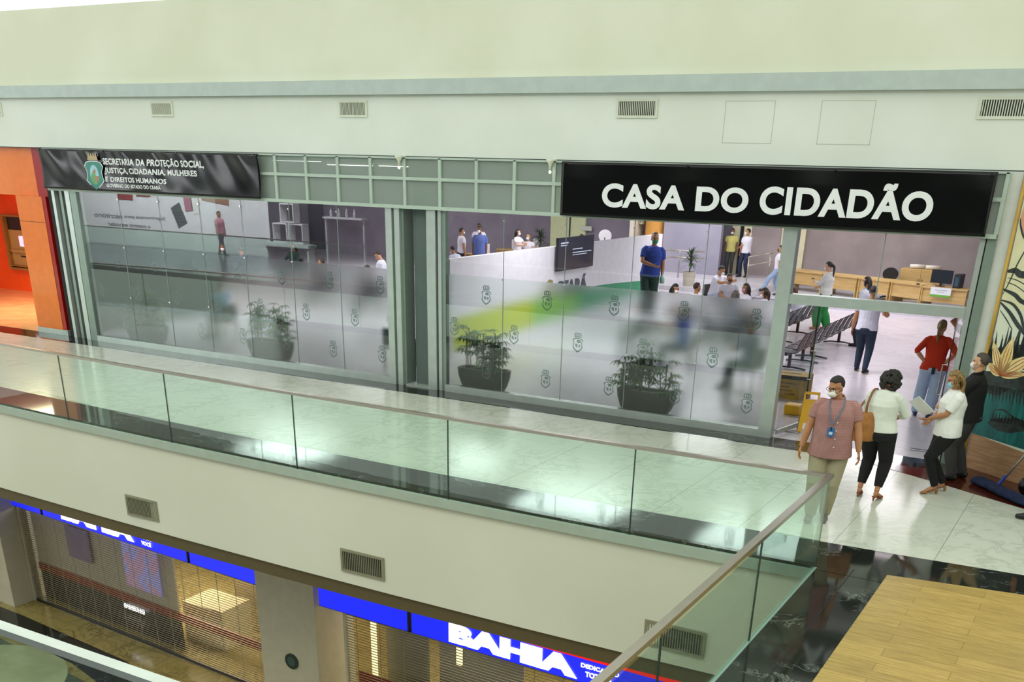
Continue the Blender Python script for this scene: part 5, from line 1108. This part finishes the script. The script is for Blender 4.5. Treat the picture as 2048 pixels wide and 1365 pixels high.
# standing people at the back
person('man in a white t-shirt and navy trousers leaning on the ramp handrail', (-12.02, 37.0, .37), (-.35, -1), 1.56, 'm', 'tan', ('short', 'black'), 'e8e6f0', 'white_cool', .6, '1d2546', 'navy2', 1.2, hands=((.33, .22, .98), (-.29 + .6, .0, .82))[:1] + ((.27, .03, .82),), elb=((-1, -.3, -.3), (1, -.4, 0)), feet=((-.13, 0, 8), (.14, .05, -10)), headyaw=-40, mask='f2f2f2', shoes='20161c', vx=.0115)
person('man in a yellow shirt half hidden behind the man at the ramp handrail', (-12.75, 37.5, .37), (.2, -1), 1.52, 'm', 'brown', ('short', 'black'), 'd8d27a', 'yellow', .6, '3a3a3a', 'charcoal', 1.1, mask='f2f2f2', vx=.014)
person('man in white t-shirt, faded jeans and black mask with one foot on the step', (-10.0, 34.2, .15), (-1, -.25), 1.50, 'm', 'tan', ('short', 'black'), 'e8e6f0', 'white_cool', .6, '93abc9', 'jeans2', 1.2, hands=((-.30, -.05, .84), (.25, .05, .82)), feet=((-.16, .48, 8, .14), (.14, -.1, -8)), knees=((-.6, .8, .3), (0, 1, 0)), headyaw=0, headpitch=-4, mask='17171a', maskkind='flat', shoes='1b1f2a', vx=.0115)
person('man in a white t-shirt with his back turned, behind the left end of the partition', (-21.29, 33.2, 0), (.6, .8), 1.67, 'm', 'tan', ('short', 'black'), 'e6e4ec', 'white_cool', .6, '26282e', 'black', vx=.014)
person('man in a white shirt with white mask between two others behind the partition', (-20.9, 33.75, .15), (.5, -.8), 1.66, 'm', 'brown', ('short', 'black'), 'dddde6', 'white_cool', .6, '26282e', 'black', vx=.014)
person('man in a light blue shirt with a lanyard behind the partition', (-20.24, 32.75, 0), (.35, -1), 1.80, 'm', 'brown', ('short', 'black'), '5f73b8', 'mid_blue', .7, '26282e', 'black', vx=.012, fat=.03, headyaw=-15)
person('dark-haired woman in a white t-shirt with raised hands behind the partition', (-19.15, 33.5, .15), (1, -.1), 1.57, 'f', 'light', ('long', 'black'), 'e6e4ee', 'white_cool', .6, '26282e', 'black', hands=((-.08, .36, 1.25), (.1, .34, 1.2)), elb=((-1, -.4, -.8), (1, -.4, -.8)), vx=.013)
person('person in a teal shirt bending down behind the screen', (-17.95, 35.2, .15), (.9, -.3), 1.72, 'm', 'tan', ('short', 'black'), '1f6a62', 'teal_dark', .7, '1c2230', 'navy', lean=62, headpitch=25, hands=((-.15, .75, .75), (.15, .75, .75)), elb=((-1, 0, 0), (1, 0, 0)), vx=.013)
person('man in a white shirt looking down beside the left mullion', (-17.78, 23.73, 0), (-.8, -.5), 1.66, 'm', 'light', ('short', 'brown'), 'dfe4f0', 'white_blue', .7, '2a2c33', 'black', headpitch=32, mask=None, vx=.011)
# seated people
seatg = cloth('seat_dummy', '222222')
def seated(label, x, y, face, H=1.66, **k):
    kk = dict(hands=((-.12, .30, .78), (.12, .30, .78)), elb=((-1, -.4, -.5), (1, -.4, -.5)), feet=((-.13, .40, 6), (.13, .40, -6)), seat=.44, vx=.013); kk.update(k)
    return person(label, (x, y, k.pop('z', 0) if 'z' in k else 0), face, H, **{a: b for a, b in kk.items() if a != 'z'})
def stool(label, x, y, face):
    t = thing('waiting_chair', label, 'chair', (x, y, 0), math.atan2(-face[0], face[1])); G().box(-.22, .22, -.26, .2, .40, .43).build('seat', BLK, t, bevel=.01); G().box(-.2, .2, -.30, -.27, .48, .82).build('backrest', BLK, t, bevel=.01)
    for a in (-.2, .17):
        for b in (-.27, .15): G().box(a, a + .03, b, b + .03, 0, .40 if b > 0 else .8).build('leg', STEEL, t)
SP = [('seated woman in a dark green jacket with a green mask, long dark hair', -24.1, 27.4, (.1, -1), dict(sex='f', hair=('long', 'black'), top='1c3a33', topname='green_black', sleeve=1.7, bottom='1c1c20', botname='black', mask='3aa58a', maskkind='flat')),
      ('seated man in a dark jacket with a white cup mask, left of the mirrored walker', -25.31, 25.5, (.8, -.6), dict(hair=('short', 'black'), skin='brown', top='1d2a26', topname='green_black', sleeve=1.7, headyaw=-15)),
      ('seated person in blue turned away next to the man in the dark jacket', -24.24, 25.2, (-.8, .7), dict(hair=('short', 'black'), top='32457c', topname='navy_blue', sleeve=.8, mask=None)),
      ('seated person of whom only dark hair shows over the frosted film, centre left', -20.0, 23.85, (-1, -.2), dict(hair=('short', 'brown'), top='3a3f49', topname='slate', mask=None)),
      ('seated person of whom only brown hair shows below the man looking down', -17.83, 23.1, (-1, .1), dict(hair=('short', 'brown'), top='4a5260', topname='slate', mask=None)),
      ('seated man in a pale blue shirt blurred close behind the frosted film', -18.04, 17.95, (-1, .1), dict(hair=('short', 'brown'), skin='mid', top='8db4dc', topname='sky_blue', sleeve=.6, bottom='4a3f30', botname='brown_cloth', mask=None)),
      ('seated person in dark clothes blurred beside the left mullion', -12.75, 17.55, (.1, 1), dict(hair=('short', 'black'), top='232d3c', topname='navy_black', sleeve=1.7, bottom='20242e', botname='navy_black2', mask=None)),
      ('seated man in a royal blue shirt stretching one arm, blurred by the film', -7.9, 20.7, (-1, -.3), dict(hair=('short', 'grey'), top='1f3f9c', topname='blue', sleeve=.6, mask='e8e6da', hands=((-.1, .48, 1.0), (.12, .30, .78)))),
      ('seated person in muted blue blurred at the right end of the film', -6.1, 19.6, (-1, .2), dict(hair=('short', 'black'), top='3c4668', topname='dusk_blue', sleeve=1.2, mask=None)),
      ('seated man with dark hair at the left of the seated group', -9.9, 23.4, (-1, .2), dict(hair=('short', 'black'), top='8a8d98', topname='grey_cloth', mask=None)),
      ('seated woman with a white mask and dark hair in a white top', -9.6, 24.5, (.9, -.5), dict(sex='f', hair=('bob', 'black'), top='e9e6ee', topname='white_cool', headpitch=10)),
      ('seated dark-haired person behind the woman with the white mask', -9.25, 25.1, (.6, .8), dict(hair=('short', 'brown'), top='e9e6ee', topname='white_cool', mask=None)),
      ('man in a white t-shirt perched high, leaning and gesturing with both hands', -10.4, 29.6, (1, -.25), dict(H=1.76, hair=('short', 'black'), top='f0eef6', topname='white_cool', sleeve=.7, bottom='b9c4dc', botname='pale_denim', lean=14, headpitch=20, hands=((-.1, .55, .98), (.12, .52, .95)))),
      ('seated man with a black mask behind the gesturing man', -9.35, 27.7, (.6, -.8), dict(hair=('short', 'black'), top='c8c8d2', topname='grey_light', mask='17171a', maskkind='flat')),
      ('seated woman with a pink mask in the right seated group', -8.3, 25.75, (-.5, -.9), dict(sex='f', hair=('bob', 'brown'), skin='mid', top='eeeeee', topname='white_cool', mask='e58fa0', maskkind='flat')),
      ('seated person with grey-brown hair, back of the head only, in the right group', -7.97, 24.1, (-.3, 1), dict(sex='f', hair=('bob', 'grey'), top='8d8a84', topname='grey_cloth', mask=None)),
      ('seated woman with long brown hair and white mask in the right group', -7.62, 25.2, (-1, -.4), dict(sex='f', hair=('long', 'brown'), top='e5e5ea', topname='white_cool', headpitch=15)),
      ('seated woman with auburn hair bending over her phone behind the left door leaf', -7.3, 27.0, (-1, -.1), dict(sex='f', hair=('long', 'auburn'), top='dfe2ee', topname='white_blue', headpitch=35, lean=16, mask=None, bottom='2b3a58', botname='denim_dark', hands=((-.08, .42, .95), (.1, .40, .93)))),
      ('seated man in a pale shirt bending over a desk behind the partition', -19.9, 30.8, (-.9, .2), dict(hair=('short', 'black'), top='d9def0', topname='pale_blue', sleeve=1.6, lean=25, headpitch=25)),
      ('seated person in white with a pale mask beside the palm behind the partition', -19.75, 35.3, (.2, -1), dict(hair=('thin', 'grey'), skin='light', top='e6e0ea', topname='white_cool', z=.151))]
CH = ['woman with the green mask', 'man in the dark jacket with a cup mask', 'person in blue turned away', 'seated person whose dark hair shows over the film', 'seated person whose brown hair shows over the film', 'blurred man in pale blue close to the film', 'blurred person in dark clothes by the mullion', 'blurred man in royal blue', 'blurred person in muted blue', None, None, None, 'gesturing man in a white t-shirt', 'seated man with a black mask', None, None, None, None, 'man in a pale shirt bending over a desk', 'person in white seated beside the palm']
for i, (lb, x, y, fc, k) in enumerate(SP):
    H_ = k.pop('H', 1.66); seated(lb, x, y, fc, H_, **k)
    if CH[i]: stool('black chair of the ' + CH[i], x, y, fc)
# walker across the hall, seen only mirrored in the glass
person('walking person in a pink top with a dark backpack, mirrored in the left glass', (-34.7, -2.5, -.14), (1, 0), 1.78, 'm', 'tan', ('short', 'brown'), 'c98a98', 'pink', .8, '32353c', 'charcoal2', 1.1, feet=((-.09, .25, 0), (.09, -.25, 0)), mask=None, vx=.014)
# shoe and leg of a passer-by at the right edge
person('passer-by in dark clothes of whom only a black shoe shows at the right edge', (-.38, 13.98, 0), (-.9, .1), 1.7, 'm', 'tan', ('short', 'black'), '1b1c20', 'black2', 1.8, '1b1c20', 'black', mask='eeeeee', vx=.012, feet=((-.10, .06, 5), (.10, -.1, -5)))

# small spot lamps under the fascia
for x, lb in ((-11.57, 'small white spot lamp under the fascia above the grey column'), (-8.6, 'small white spot lamp under the fascia left of the large lettered banner')):
    t = thing('spot_lamp', lb, 'spot lamp', (x, YF - .16, 3.93))
    G().lathe([(.0, 0), (.07, 0), (.06, -.03), (.025, -.08), (.022, -.16), (0, -.16)], n=16).build('lamp_cone', M('lamp_cream', 'e6e9d4', .5), t, smooth=True)
    G().box(-.03, .03, 0, .16, -.02, .0).build('bracket', M('lamp_cream', 'e6e9d4', .5), t)
    G().ball((0, 0, -.185), .022, 10, 8).build('bulb', M('bulb_glow', 'fff0e0', .3, emit=4, c2='fff0e0'), t, smooth=True)
